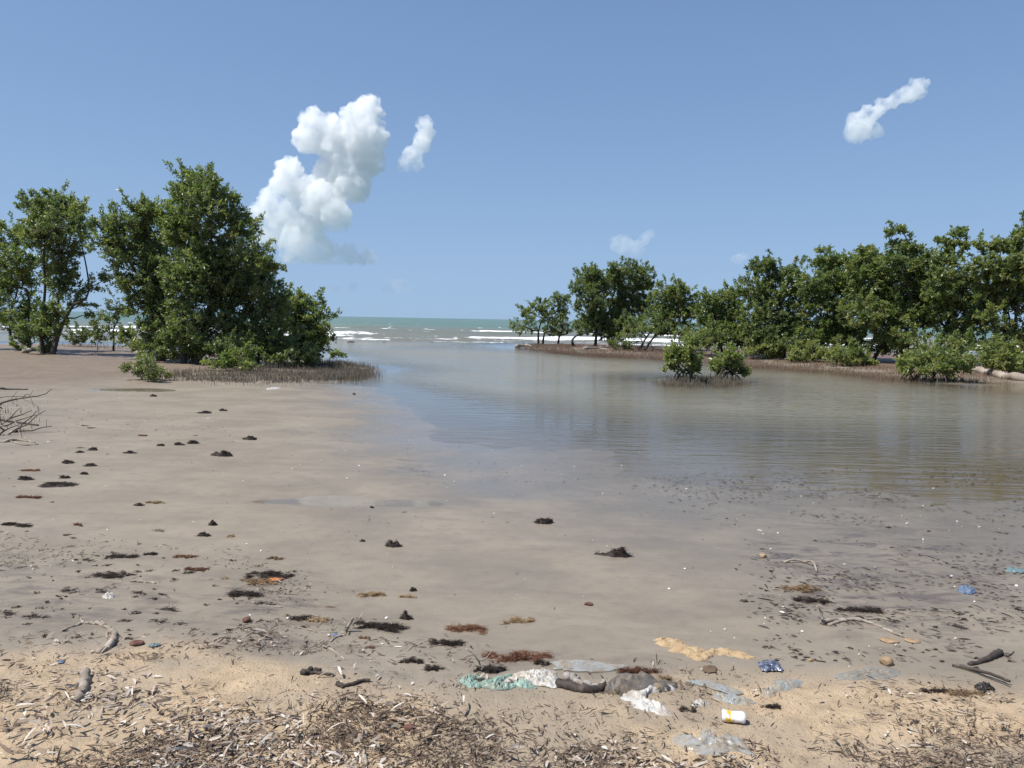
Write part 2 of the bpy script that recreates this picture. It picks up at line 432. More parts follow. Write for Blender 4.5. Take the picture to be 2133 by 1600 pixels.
fr = m.math('MULTIPLY', fr, m.math('MULTIPLY', m.mr(seaA, 0, 1, 1, .6, False), m.mr(dep, .0, .12, 1.0, .95)))
wsh = m.n("MixShader", {0: fr, 1: inner, 2: gl})
fz = m.noise(1.1, 7, .78, m.mapping(P, (.8, .8, 2.0)))
ff = m.mr(m.math('ADD', foamA, m.math('MULTIPLY', m.math('SUBTRACT', fz, .5), 1.7)), .40, .66)
ff = m.math('MULTIPLY', ff, m.mr(foamA, .02, .12))
fd = m.n("BsdfDiffuse", {"Color": (.82, .84, .84)})
wsh = m.n("MixShader", {0: ff, 1: wsh, 2: fd})
WATER = m.surf(wsh)
far = sstep(75, 190, yr)
w = mk("water", np.stack([xr, yr, Zw], 1), F, WATER, smooth=True, attrs={"depth": np.clip(depth, -1, 3), "sea": sea, "foam": foam, "far": far})
tag(w, "shallow brown lagoon opening to the green sea with white breakers", kind="structure")
# ------------------------------------------------------------------ clouds
CLOUD_Y = 2600.0
def cloud_mat(name, dens, z0, z1, lo, nscale, thr):
    m = Mat(name)
    P = m.pos()
    zc = m.n("SeparateXYZ", {0: P}).outputs[2]
    nz = m.noise(nscale, 5, .65, P)
    d = m.mr(nz, thr - .13, thr + .13)
    g = m.mr(zc, z0, z1, lo, 1.0)  # density thinned towards the base, imitating air haze before the cloud
    d = m.math('MULTIPLY', m.math('MULTIPLY', d, g), dens)
    v = m.n("VolumePrincipled", {"Color": (.995, .995, .995), "Density": d, "Anisotropy": .1})
    m.set(m.out, "Volume", v)
    return m.m
def cloud(label, puffs, dens, lo=.25, thr=.42, seed=1, flat=None):
    r_ = np.random.default_rng(seed)
    sc = CLOUD_Y / F_PX
    mb = MB()
    import bmesh
    bm = bmesh.new(); bmesh.ops.create_icosphere(bm, subdivisions=2, radius=1.0)
    bm.verts.ensure_lookup_table()
    SV = np.array([v.co[:] for v in bm.verts]); SF = np.array([[v.index for v in f.verts] for f in bm.faces]); bm.free()
    cs = []
    for (x, y, r) in puffs:
        c = at_y(x, y, CLOUD_Y + r_.normal() * r * sc * .35); cs.append((c, r * sc))
        for k in range(11):
            d = r_.normal(size=3); d /= np.linalg.norm(d)
            if d[2] < -.3: continue
            rr = r * sc * r_.uniform(.22, .42)
            cs.append((c + d * (r * sc - rr * .45), rr))
    c0 = np.mean([c for c, _ in cs], 0)
    zmin = at_y(CX, flat, CLOUD_Y)[2] if flat else -1e9
    for c, r in cs:
        v = c + SV * r * np.array([1, 1, .95])
        v[:, 2] = np.maximum(v[:, 2], zmin)
        mb.add(v - c0, SF)
    zs = np.concatenate(mb.V)[:, 2]
    mat = cloud_mat("cloud_vapour", dens, c0[2] + zs.min(), c0[2] + zs.min() + .6 * (zs.max() - zs.min()), lo, 1 / 34.0, thr)
    o = mb.build("cloud", mat, smooth=True)
    o.location = c0
    md = o.modifiers.new("remesh", 'REMESH'); md.mode = 'VOXEL'; md.voxel_size = 5.0
    tex = bpy.data.textures.new("cloud_lumps", 'CLOUDS'); tex.noise_scale = 26.0; tex.noise_depth = 4
    dm = o.modifiers.new("lumps", 'DISPLACE'); dm.texture = tex; dm.strength = 36.0; dm.mid_level = .55; dm.texture_coords = 'LOCAL'
    tag(o, label, "cloud", "cumulus clouds over the sea")
    return o
scene.cycles.volume_step_rate = .3
scene.cycles.volume_max_steps = 256
cloud("tall bright white cumulus tower behind the tallest mangrove",
      [(765, 228, 32), (732, 242, 26), (650, 252, 28), (690, 266, 32), (640, 290, 34), (700, 300, 45), (757, 285, 46), (765, 335, 40), (720, 345, 45),
       (690, 365, 40), (735, 385, 42), (602, 358, 32), (588, 385, 28), (625, 395, 38), (670, 420, 48), (562, 412, 26), (548, 440, 24), (585, 450, 40), (640, 470, 46), (700, 450, 36),
       (565, 490, 35), (620, 510, 40), (670, 525, 36), (725, 535, 28), (610, 540, 30), (765, 538, 22), (745, 545, 22), (700, 545, 26), (650, 545, 26), (530, 450, 18), (600, 548, 24)], .05, .30, .455, 3, 558)
cloud("small upright white cloud just right of the cumulus tower", [(885, 258, 18), (888, 280, 20), (878, 300, 22), (862, 325, 22), (842, 346, 18), (868, 345, 16)], .04, .25, .46, 5)
cloud("white comma shaped cloud alone at the upper right of the sky", [(1908, 190, 24), (1888, 198, 20), (1860, 210, 17), (1838, 222, 18), (1812, 240, 24), (1795, 258, 30), (1788, 275, 28), (1820, 272, 22), (1765, 272, 12)], .032, .4, .47, 9)
cloud("faint thin cloud above the middle mangroves on the right", [(1296, 512, 24), (1320, 518, 22), (1355, 488, 12), (1342, 500, 14), (1278, 506, 12)], .009, .4, .42, 11)
cloud("faint small cloud low over the sea horizon", [(828, 596, 22), (812, 602, 14), (845, 603, 12)], .006, .5, .42, 12)
cloud("faintest wisp of cloud low beside the leftmost mangroves of the sea horizon", [(735, 600, 14), (705, 603, 12), (682, 604, 8)], .005, .5, .42, 13)
cloud("faint tiny cloud above the right hand mangrove thicket", [(1540, 540, 15), (1552, 534, 10)], .008, .5, .42, 14)

# ------------------------------------------------------------------ foliage materials
def leaf_mat(name, cols, rough=.42, trans=.3):
    m = Mat(name)
    t = m.attr("tint")
    cr = m.n("ValToRGB", {"Fac": t}); e = cr.color_ramp.elements
    for i, c in enumerate(cols):
        p = i / (len(cols) - 1)
        el = e[i] if i < 2 else e.new(p)
        el.position = p; el.color = (*c, 1)
    b = m.principled(Base_Color=cr.outputs[0], Roughness=rough, Specular_IOR_Level=.5)
    tl = m.n("BsdfTranslucent", {"Color": m.mix(1.0, cr.outputs[0], (1.4, 1.6, .7), 'MULTIPLY')})
    return m.surf(m.n("MixShader", {0: trans, 1: b, 2: tl}))
LEAF_DARK = leaf_mat("black_mangrove_leaf", [(.080, .108, .054), (.128, .168, .078), (.170, .208, .092), (.27, .28, .12)], .38, .45)
LEAF_MID = leaf_mat("red_mangrove_leaf", [(.088, .120, .054), (.142, .186, .078), (.190, .232, .094), (.30, .30, .12)], .34, .45)
LEAF_PALE = leaf_mat("young_mangrove_leaf", [(.10, .13, .05), (.145, .178, .065), (.19, .22, .085), (.26, .27, .11)], .4)
BARK = ramp_mat("mangrove_bark", [(.045, .035, .028), (.085, .068, .056), (.18, .155, .13)], .85, 14, .5, .25, .01, 60)
BARK_GREY = ramp_mat("bare_grey_wood", [(.16, .135, .115), (.30, .27, .24), (.42, .39, .35)], .85, 20, .5, .25, .008, 70)
ROOT = ramp_mat("pneumatophore_wood", [(.048, .042, .034), (.078, .068, .052), (.135, .112, .082)], .85, 9, .4, .2)
ROOT_RED = ramp_mat("reddish_root_wood", [(.060, .042, .032), (.095, .062, .045), (.15, .10, .072)], .85, 7, .4, .2)

def unit(v): return v / (np.linalg.norm(v, axis=-1, keepdims=True) + 1e-9)
def leaves(tips, dirs, per, L, W, r_, tip_tint):
    """rosettes of folded rhombic leaves at twig tips"""
    n = len(tips); N = n * per
    tp = np.repeat(tips, per, 0); dd = np.repeat(dirs, per, 0)
    rnd = r_.normal(size=(N, 3))
    ld = unit(dd * .55 + unit(rnd) * .95 + np.array([0, 0, .12]))
    base = tp - dd * (r_.random((N, 1)) * .16) + r_.normal(size=(N, 3)) * .015
    nr = unit(np.cross(ld, r_.normal(size=(N, 3))) + unit(np.cross(np.cross(ld, dd + np.array([0, 0, .6])), ld)) * 1.1)
    side = unit(np.cross(nr, ld))
    l = (L * r_.uniform(.7, 1.25, (N, 1))); w = W * r_.uniform(.75, 1.2, (N, 1)) * .5
    mid = base + ld * l * .52
    V = np.stack([base, mid + side * w + nr * w * .25, base + ld * l, mid - side * w + nr * w * .25], 1).reshape(-1, 3)
    i = np.arange(N) * 4
    F = np.stack([np.stack([i, i + 1, i + 2], 1), np.stack([i, i + 2, i + 3], 1)], 1).reshape(-1, 3)
    t = np.repeat(tip_tint, per) + r_.normal(size=N) * .13
    yel = r_.random(N) < .015
    t[yel] = 1.0
    return V, F, np.repeat(np.clip(t, 0, 1), 4)
def curve_pts(a, b, n, bend, r_, up=.25):
    a = np.asarray(a, float); b = np.asarray(b, float)
    L = np.linalg.norm(b - a); t = np.linspace(0, 1, n)[:, None]
    mid = (a + b) / 2 + r_.normal(size=3) * L * bend * np.array([1, 1, .5]) - np.array([0, 0, 1]) * L * up * .3
    P = (1 - t) ** 2 * a + 2 * t * (1 - t) * mid + t ** 2 * b
    j = r_.normal(size=(n, 3)) * L * .02; j[0] = 0; j[-1] = 0
    return P + j
def tree(name, label, cat, base_px, clumps, seed, leafmat=LEAF_DARK, L=.105, W=.047, dens=1.0, tips_m2=185, per=14, r0=.09, group=None,
         sub_r=.26, props=0, stems=None, bark=BARK, tint=.42, twig_vis=.5, Y=None, prop_h=.5, prop_w=.55, skirt=0):
    r_ = np.random.default_rng(seed)
    B = ground(*base_px)
    if Y is None: Y = B[1]
    s = Y / F_PX
    root = empty(name, B)
    tag(root, label, cat, group)
    cl = []
    for c in clumps:
        x, y, rx, ry = c[:4]
        dz = c[4] if len(c) > 4 else r_.normal() * rx * s * .45
        k = c[5] if len(c) > 5 else 1.0
        cl.append((at_y(x, y, Y + dz), np.array([rx * s, rx * s * .85, ry * s]) * 1.08, k))
    for k in range(skirt):
        cl.append((at_y(base_px[0] + (k - (skirt - 1) / 2) * 46 + r_.normal() * 14, base_px[1] - r_.uniform(20, 58), Y + r_.normal() * .7), np.array([34 * s, 28 * s, 20 * s]), .7 if base_px[0] < 900 else .42))
    order = sorted(range(len(cl)), key=lambda i: -cl[i][0][2])
    trunk = MB(); skel = []
    stems = stems or [(0, None)]
    tops = order[:len(stems)]
    for (dx, via), ti in zip(stems, tops):
        b = B + np.array([dx * s, r_.normal() * .06, -.12]); top = cl[ti][0]
        if via:
            mids = [at_y(vx, vy, Y + r_.normal() * .15) for vx, vy in via]
            K = np.array([b] + mids + [top]); tt = np.linspace(0, len(K) - 1, 6 * len(K)); ii = np.minimum(tt.astype(int), len(K) - 2); f = (tt - ii)[:, None]
            Kp = np.concatenate([[2 * K[0] - K[1]], K, [2 * K[-1] - K[-2]]])
            p0, p1, p2, p3 = Kp[ii], Kp[ii + 1], Kp[ii + 2], Kp[ii + 3]
            Pt = .5 * (2 * p1 + (p2 - p0) * f + (2 * p0 - 5 * p1 + 4 * p2 - p3) * f ** 2 + (3 * p1 - p0 - 3 * p2 + p3) * f ** 3)
        else:
            Pt = curve_pts(b, top, 11, .10, r_, -.1)
        rr = .85 * r0 * np.linspace(1.0, .22, len(Pt)) * (1 + .5 * np.exp(-np.linspace(0, 9, len(Pt))))
        trunk.tube(Pt - B, rr, 7, r_.uniform(.2, .5))
        for p, q in zip(Pt, rr): skel.append((p, q))
    LV, LF, LT, n0 = [], [], [], 0
    for i in order:
        c, R, k = cl[i]
        mb = MB() if i not in tops else trunk
        if i not in tops:
            cand = [(np.linalg.norm(p - c) + max(0, p[2] - c[2] + .15) * 3, p, q) for p, q in skel if p[2] > B[2] + .05]
            _, p, q = min(cand, key=lambda e: e[0])
            Pt = curve_pts(p, c, 8, .12, r_, .3)
            rr = np.linspace(min(q * .75, .05), .012, 8)
            mb.tube(Pt - B, rr, 5, r_.uniform(.2, .6), cap=False)
            for p_, q_ in zip(Pt[2:], rr[2:]): skel.append((p_, q_))
        area = math.pi * R[0] * R[2]
        ns = max(5, int(area * 13))
        u = unit(r_.normal(size=(ns, 3))); rad = r_.random((ns, 1)) ** .42
        sub = c + u * rad * R * 1.02
        nt = max(14, int(area * tips_m2 * dens * k * (.78 if base_px[0] < 900 else .68)))
        which = r_.integers(0, ns, nt)
        sr = np.minimum(sub_r, .45 * R.min() + .06) * r_.uniform(.6, 1.3, ns)
        tips = sub[which] + unit(r_.normal(size=(nt, 3))) * (r_.random((nt, 1)) ** .5) * sr[which][:, None] * np.array([1, 1, .8])
        free = r_.random(nt) < .38
        tips[free] = c + unit(r_.normal(size=(free.sum(), 3))) * (r_.random((free.sum(), 1)) ** .38) * R * r_.uniform(.8, 1.2, (free.sum(), 1))
        tips[:, 2] = np.maximum(tips[:, 2], B[2] + .04)
        dirs = unit((tips - sub[which]) / sr[which][:, None] + .6 * (tips - c) / R + np.array([0, 0, .55]) + r_.normal(size=(nt, 3)) * .3)
        # loose sprigs that stick out of the crown
        for q in range(int(area * 5.5 * min(1, k + .2))):
            d0 = unit(r_.normal(size=3) + np.array([0, 0, .75])); a0 = c + d0 * R * r_.uniform(.75, 1.0)
            d1 = unit(d0 + np.array([0, 0, .9]) + r_.normal(size=3) * .3); ln = r_.uniform(.18, .5)
            m_ = r_.integers(3, 7); tt = np.linspace(.3, 1, m_)[:, None]
            tips = np.concatenate([tips, a0 + d1 * ln * tt + r_.normal(size=(m_, 3)) * .03]); dirs = np.concatenate([dirs, unit(d1 + r_.normal(size=(m_, 3)) * .5)])
            which = np.concatenate([which, np.full(m_, r_.integers(0, ns))])
            mb.tube(np.stack([c + (a0 - c) * .35, a0, a0 + d1 * ln]) - B, np.array([.010, .008, .004]), 3, r_.uniform(.4, 1.0), cap=False)
        stint = tint + .20 + r_.normal(size=ns) * .16 + .10 * (sub - c)[:, 2] / R[2] * 0
        v, f, t = leaves(tips, dirs, per, L, W, r_, stint[which])
        LV.append(v); LF.append(f + n0); LT.append(t); n0 += len(v)
        for j in range(ns):
            if True:
                mb.tube(curve_pts(c, sub[j], 4, .1, r_, .2) - B, np.linspace(.016, .006, 4), 3, r_.uniform(.3, 1.1), cap=False)
        for j in range(0, nt, 12):
            mb.tube(np.stack([sub[which[j]], tips[j]]) - B, np.array([.006, .004]), 3, r_.uniform(.3, .9), cap=False)
        if i not in tops: mb.build("branch", bark, root)
    trunk.build("trunk", bark, root)
    mk("crown", np.concatenate(LV) - B, np.concatenate(LF), leafmat, root, False, {"tint": np.concatenate(LT)})
    for j in range(props):
        a = 2 * math.pi * (j + r_.random() * .6) / props
        h = prop_h * r_.uniform(.55, 1.15); q = prop_w * r_.uniform(.6, 1.2)
        t = np.linspace(0, 1, 7)
        x = q * t ** .8; z = h * (1 - t ** 2.2) - .10 * t ** 4
        Pt = np.stack([x * math.cos(a), x * math.sin(a), z], 1) + r_.normal(size=(7, 3)) * .012
        pm = MB(); pm.tube(Pt, np.linspace(.02, .013, 7), 5, r_.uniform(.1, .9), cap=False)
        if r_.random() < .6:
            b2 = Pt[3]; a2 = a + r_.normal() * .9
            e = np.array([b2[0] + .25 * math.cos(a2), b2[1] + .25 * math.sin(a2), -.08])
            pm.tube(curve_pts(b2, e, 5, .1, r_, -.6), np.linspace(.014, .01, 5), 4, r_.random(), cap=False)
        pm.build("prop_root", ROOT, root)
    return root
LG = "mangroves on the left bank"; RG = "mangroves on the right hand spit"
# ---- left bank
tree("mangrove_tree", "leftmost mangrove leaning out of frame with curved stems and ragged crown", "tree", (52, 730),
     [(30, 488, 36, 26), (20, 540, 50, 34), (52, 582, 42, 32), (8, 600, 30, 32), (22, 652, 38, 26), (62, 640, 26, 22), (58, 692, 22, 22, .2, .6), (-50, 560, 50, 50), (-60, 640, 60, 50), (100, 560, 20, 20)],
     101, LEAF_MID, group=LG, skirt=2, stems=[(0, [(22, 700), (25, 640), (36, 600)]), (10, [(60, 690), (58, 610), (30, 592)])], r0=.075, tips_m2=160)
tree("mangrove_tree", "round crowned mangrove with several dark stems left of the tallest tree", "tree", (98, 737),
     [(115, 425, 55, 30), (155, 440, 34, 24), (70, 428, 30, 20), (112, 475, 62, 38), (165, 465, 28, 20), (130, 530, 42, 38), (80, 480, 36, 30), (128, 588, 38, 36), (190, 600, 30, 10, .3, .7), (222, 580, 24, 10, .2, .7), (165, 632, 32, 14, .2, .6), (180, 655, 20, 8, 0, .5),
      (112, 650, 26, 26), (86, 668, 20, 24), (100, 706, 22, 30)],
     102, LEAF_DARK, group=LG, skirt=2, stems=[(-6, [(86, 690), (94, 600), (92, 520)]), (10, [(118, 690), (122, 620), (126, 520)]), (14, [(125, 690), (150, 640), (185, 600)])], r0=.085)
tree("mangrove_tree", "tallest mangrove on the left bank with a dense pointed top", "tree", (395, 757),
     [(405, 378, 42, 30), (440, 395, 32, 30), (378, 405, 26, 26), (420, 435, 62, 42), (385, 475, 55, 42), (487, 408, 13, 16), (478, 455, 32, 28), (522, 462, 18, 12), (508, 482, 26, 18), (450, 520, 74, 46), (525, 535, 45, 32), (568, 552, 20, 10), (400, 560, 60, 50), (470, 580, 70, 45)],
     103, LEAF_DARK, group=LG, skirt=4, stems=[(-10, [(380, 690), (385, 590), (395, 490)]), (14, [(425, 690), (440, 600), (440, 500)])], r0=.10, L=.13)
tree("mangrove_tree", "broad mangrove whose low fork leans left beside the tallest tree", "tree", (335, 752),
     [(310, 430, 40, 20), (290, 442, 30, 22), (262, 470, 42, 30), (212, 472, 22, 22), (222, 510, 40, 22), (270, 520, 60, 36), (330, 500, 56, 46), (305, 575, 52, 44), (258, 585, 26, 20), (300, 640, 36, 40), (345, 600, 55, 60), (352, 670, 44, 46), (310, 700, 20, 26, 0, .5)],
     104, LEAF_DARK, group=LG, skirt=4, stems=[(-6, [(328, 690), (322, 640), (300, 540)]), (0, [(338, 690), (338, 600), (325, 500)]), (2, [(325, 680), (300, 600), (258, 520)])], r0=.10)
tree("mangrove_tree", "wide leafy mangrove filling the middle of the left thicket", "tree", (455, 758),
     [(410, 610, 72, 52), (490, 610, 64, 46), (545, 590, 44, 34), (560, 640, 48, 50), (420, 680, 66, 48), (500, 680, 66, 50), (570, 700, 50, 44), (400, 728, 46, 26), (470, 728, 60, 28), (540, 735, 50, 22)],
     105, LEAF_DARK, group=LG, skirt=4, stems=[(0, None), (8, None)], r0=.08, dens=.95, tint=.38)
tree("mangrove_shrub", "loose spreading shrub at the right end of the left thicket", "shrub", (620, 757),
     [(640, 640, 30, 26, .2, .45), (665, 655, 26, 24, .1, .4), (676, 690, 20, 26, 0, .5), (612, 665, 40, 38), (640, 690, 40, 36), (660, 715, 28, 22), (600, 715, 44, 34), (640, 735, 30, 16), (610, 625, 26, 22, 0, .5)],
     106, LEAF_MID, group=LG, stems=[(-6, None), (4, None)], r0=.05, L=.14)
tree("mangrove_bush", "low yellow green bush on the sand before the left thicket", "bush", (303, 792), [(285, 770, 28, 18), (315, 768, 32, 22), (300, 752, 26, 12, .1, .5), (335, 775, 18, 14), (265, 765, 16, 12, 0, .5)],
     107, LEAF_PALE, group=LG, stems=[(-8, None), (6, None)], r0=.016, L=.085, W=.032, tips_m2=230, sub_r=.16, tint=.5)
tree("mangrove_bush", "low green bush tucked under the left thicket above the root stubble", "bush", (492, 776), [(490, 745, 42, 22), (515, 762, 24, 12), (465, 752, 24, 16)],
     108, LEAF_MID, group=LG, r0=.02, L=.11, tips_m2=190, sub_r=.2)
tree("mangrove_bush", "dull olive bush under the spreading shrub at the thicket's right end", "bush", (612, 768), [(610, 738, 48, 22), (640, 745, 26, 14), (580, 748, 24, 12)],
     109, LEAF_PALE, group=LG, r0=.02, L=.10, tips_m2=190, sub_r=.2, tint=.3)
tree("mangrove_seedling", "tiny seedling alone among the root stubble by the water", "seedling", (704, 752), [(700, 736, 9, 7), (711, 738, 6, 5), (694, 740, 5, 5)], 110, LEAF_MID, group=LG, r0=.012, L=.16, W=.05, tips_m2=60, per=5, sub_r=.1)
SPG = "sparse saplings in front of the surf"
tree("mangrove_sapling", "sparse upright sapling with dark stem between the two left tree groups", "sapling", (236, 731), [(236, 660, 26, 24, .1, .5), (250, 640, 22, 26, .1, .35), (228, 690, 22, 18, 0, .4), (246, 692, 18, 14, 0, .4)], 111, LEAF_PALE, group=SPG, r0=.05, tint=.25, dens=.75, bark=BARK)
tree("mangrove_sapling", "thin brownish sapling left of the dark stemmed sapling", "sapling", (205, 729), [(204, 680, 18, 20, .1, .45), (198, 702, 16, 14, 0, .4), (212, 700, 12, 14, 0, .4)], 112, LEAF_PALE, group=SPG, r0=.022, tint=.15, dens=.6)
tree("mangrove_bush", "brownish rounded bush behind the saplings against the surf", "bush", (165, 722), [(165, 700, 28, 14), (178, 690, 20, 12), (150, 708, 16, 8)], 113, LEAF_PALE, group=SPG, r0=.02, tint=.1, dens=.6)
# ---- right spit
tree("mangrove_tree", "small sparse mangrove at the tip of the right spit", "tree", (1122, 718), [(1098, 648, 17, 11, 0, .8), (1128, 640, 22, 15, 0, .75), (1165, 632, 20, 18, 0, .8), (1148, 662, 26, 14, 0, .6), (1178, 652, 12, 12, 0, .7), (1092, 656, 8, 6), (1150, 688, 20, 14, 0, .35)],
     201, LEAF_MID, group=RG, skirt=2, stems=[(0, [(1122, 690), (1132, 665)]), (8, [(1134, 695), (1142, 670)]), (40, [(1166, 700), (1180, 690)])], r0=.09, L=.125, W=.056, tint=.45)
tree("mangrove_tree", "flat topped dark mangrove second from the spit's tip", "tree", (1240, 722), [(1222, 578, 30, 17), (1238, 570, 22, 14), (1208, 600, 22, 16), (1250, 595, 24, 20), (1235, 625, 34, 24), (1252, 660, 40, 28), (1222, 680, 26, 18, 0, .7), (1200, 640, 12, 14, 0, .5)],
     202, LEAF_DARK, group=RG, skirt=2, stems=[(-44, [(1192, 710), (1200, 700), (1225, 680)]), (0, [(1242, 690), (1240, 640)])], r0=.11, L=.125, W=.056)
tree("mangrove_tree", "dark mangrove with the tallest rounded crown on the spit's outer half", "tree", (1280, 722), [(1292, 565, 30, 20), (1335, 572, 28, 24), (1275, 580, 20, 18), (1305, 600, 45, 25), (1350, 592, 16, 14), (1290, 640, 42, 28), (1335, 640, 34, 26), (1300, 680, 46, 24), (1270, 700, 24, 14, 0, .5)],
     203, LEAF_DARK, group=RG, skirt=2, stems=[(0, [(1282, 690), (1285, 640)]), (-12, [(1290, 690), (1310, 640)])], r0=.11, L=.125, W=.056)
tree("mangrove_tree", "paler mangrove with bare grey twigs leaning right over the surf", "tree", (1330, 730), [(1395, 605, 34, 20), (1420, 612, 24, 20), (1385, 640, 40, 28), (1425, 650, 38, 30), (1370, 675, 36, 22, 0, .7), (1420, 690, 44, 18, 0, .55), (1450, 640, 16, 18)],
     204, LEAF_MID, group=RG, skirt=2, stems=[(0, [(1345, 705), (1370, 670)]), (10, [(1365, 700), (1400, 680)])], r0=.08, L=.13, W=.06, props=9, prop_h=.7, prop_w=1.0, dens=.85)
tree("mangrove_tree", "middling mangrove behind the two bushes standing in the water", "tree", (1500, 742), [(1490, 622, 26, 16), (1520, 612, 22, 16), (1480, 650, 36, 28), (1525, 650, 34, 32), (1500, 690, 48, 30), (1465, 705, 30, 20), (1540, 705, 34, 24)],
     205, LEAF_MID, group=RG, skirt=4, stems=[(-4, None), (10, None)], r0=.08, L=.13, W=.06, props=8, prop_h=.7, prop_w=.8)
tree("mangrove_tree", "mangrove with a twin peaked crown in the middle of the spit", "tree", (1605, 745), [(1588, 556, 24, 20), (1600, 545, 14, 12), (1622, 575, 22, 26), (1575, 600, 36, 28), (1612, 620, 40, 34), (1590, 660, 46, 34), (1580, 705, 38, 24), (1630, 690, 30, 24, 0, .6)],
     206, LEAF_DARK, group=RG, skirt=4, stems=[(0, [(1620, 715), (1612, 680)]), (24, [(1640, 715), (1650, 690)])], r0=.11, L=.13, W=.06, props=12, prop_h=.9, prop_w=.9, tint=.5)
tree("mangrove_tree", "thin greyish mangrove right of the twin peaked crown", "tree", (1665, 746), [(1660, 562, 16, 16), (1650, 595, 26, 26, 0, .7), (1670, 630, 30, 30, 0, .7), (1655, 670, 34, 28, 0, .8)], 207, LEAF_MID, group=RG, skirt=4, r0=.07, L=.13, W=.06, dens=.8, tint=.3, props=7, prop_h=.7, prop_w=.7)
tree("mangrove_tree", "spreading mangrove with a thin topmost sprig left of centre in the right thicket", "tree", (1725, 748), [(1712, 520, 12, 8, 0, .6), (1722, 545, 26, 22), (1755, 540, 22, 16), (1705, 590, 40, 32), (1750, 590, 40, 34), (1725, 640, 56, 38), (1700, 690, 42, 26), (1760, 690, 42, 28)],
     208, LEAF_MID, group=RG, skirt=4, stems=[(0, None), (12, None), (-14, None)], r0=.08, L=.135, W=.063, props=8, prop_h=.8, prop_w=.8)
tree("mangrove_tree", "mangrove with leaning brown trunk in the densest part of the right thicket", "tree", (1806, 752), [(1805, 525, 20, 16), (1790, 555, 36, 26), (1830, 560, 34, 30), (1805, 600, 50, 38), (1850, 620, 46, 38), (1800, 655, 50, 30), (1850, 680, 46, 24, 0, .7)],
     209, LEAF_MID, group=RG, skirt=4, stems=[(-4, [(1822, 700), (1828, 650)]), (6, [(1845, 705), (1850, 650)])], r0=.09, L=.135, W=.063, tint=.48)
tree("mangrove_tree", "tall mangrove with a loose flat topknot above the right thicket", "tree", (1895, 756), [(1875, 478, 22, 9, 0, .8), (1850, 486, 12, 9, 0, .8), (1865, 505, 14, 10, 0, .6), (1895, 525, 36, 20, 0, .8), (1870, 550, 36, 24), (1915, 565, 42, 30), (1890, 610, 50, 38), (1935, 640, 44, 40), (1890, 665, 44, 28)],
     210, LEAF_MID, group=RG, skirt=4, stems=[(0, None), (-8, None)], r0=.09, L=.135, W=.063)
tree("mangrove_tree", "mangrove with twiggy see-through top near the right edge", "tree", (1990, 760), [(1992, 482, 20, 12, 0, .7), (1970, 500, 24, 14, 0, .7), (2008, 515, 14, 16, 0, .45), (1965, 535, 32, 22, 0, .8), (1985, 575, 46, 34), (1965, 620, 46, 38), (2010, 640, 48, 38), (1985, 685, 50, 26, 0, .7)],
     211, LEAF_MID, group=RG, skirt=4, stems=[(0, None), (10, None)], r0=.09, L=.135, W=.063)
tree("mangrove_tree", "bright green mangrove with a slanting trunk at the right edge", "tree", (2096, 764), [(2050, 508, 26, 12, 0, .8), (2085, 505, 22, 16, 0, .7), (2125, 478, 14, 22, 0, .8), (2120, 515, 24, 20, 0, .7), (2070, 555, 46, 30), (2125, 560, 36, 32), (2060, 610, 46, 34), (2110, 620, 46, 34), (2055, 665, 44, 28, 0, .75), (2115, 690, 40, 22, 0, .6), (2190, 540, 50, 50), (2190, 630, 50, 50)],
     212, LEAF_MID, group=RG, skirt=4, stems=[(4, [(2105, 710), (2118, 650), (2124, 580)]), (-6, None)], r0=.10, L=.14, W=.066, tint=.52)
for lab, b, cls, sd in [("low bush on the brown bank below the twin peaked mangrove", (1590, 748), [(1590, 728, 34, 18), (1615, 738, 18, 8)], 220),
                        ("low bush on the brown bank left of the slender trunk", (1690, 755), [(1690, 735, 42, 18), (1665, 745, 20, 10)], 221),
                        ("low bush in front of the leaning brown trunk", (1768, 762), [(1765, 742, 48, 18), (1800, 752, 24, 10)], 222),
                        ("yellow green bush in front of the white log at the right edge", (2080, 782), [(2080, 745, 32, 26), (2100, 760, 26, 14), (2058, 752, 16, 14)], 223),
                        ("low bush at the foot of the bright green tree at the right edge", (2125, 776), [(2128, 752, 30, 18), (2160, 750, 40, 20)], 224)]:
    tree("mangrove_bush", lab, "bush", b, cls, sd, LEAF_MID, group="low bushes along the right bank", r0=.03, L=.14, W=.065, tint=.62, tips_m2=190)
WG = "mangrove bushes standing in the lagoon"
tree("mangrove_bush", "round bush on the root stubble islet in the lagoon", "bush", (1425, 795), [(1424, 728, 34, 20), (1412, 745, 32, 22), (1440, 745, 30, 24), (1400, 762, 18, 12), (1440, 768, 20, 12)],
     230, LEAF_MID, group=WG, stems=[(-6, None), (6, None)], r0=.035, L=.12, W=.055, props=10, prop_h=.35, prop_w=.4, tint=.5, tips_m2=190)
tree("mangrove_bush", "smaller bush on arching prop roots right of the islet's round bush", "bush", (1514, 796), [(1515, 742, 32, 22), (1498, 758, 24, 18), (1532, 760, 24, 18), (1550, 770, 12, 10, 0, .6)],
     231, LEAF_MID, group=WG, stems=[(-4, None), (4, None)], r0=.03, L=.12, W=.055, props=16, prop_h=.45, prop_w=.5, tint=.52, tips_m2=190)
tree("mangrove_bush", "widest low bush on prop roots at the water's edge on the right", "bush", (1945, 793), [(1895, 754, 34, 16), (1945, 742, 50, 17), (1990, 746, 44, 18), (1930, 758, 54, 18), (1990, 765, 36, 16), (1885, 770, 16, 10)],
     232, LEAF_MID, group=WG, stems=[(-10, None), (10, None), (-40, None)], r0=.04, L=.13, W=.06, props=22, prop_h=.5, prop_w=.9, tint=.6, tips_m2=190)

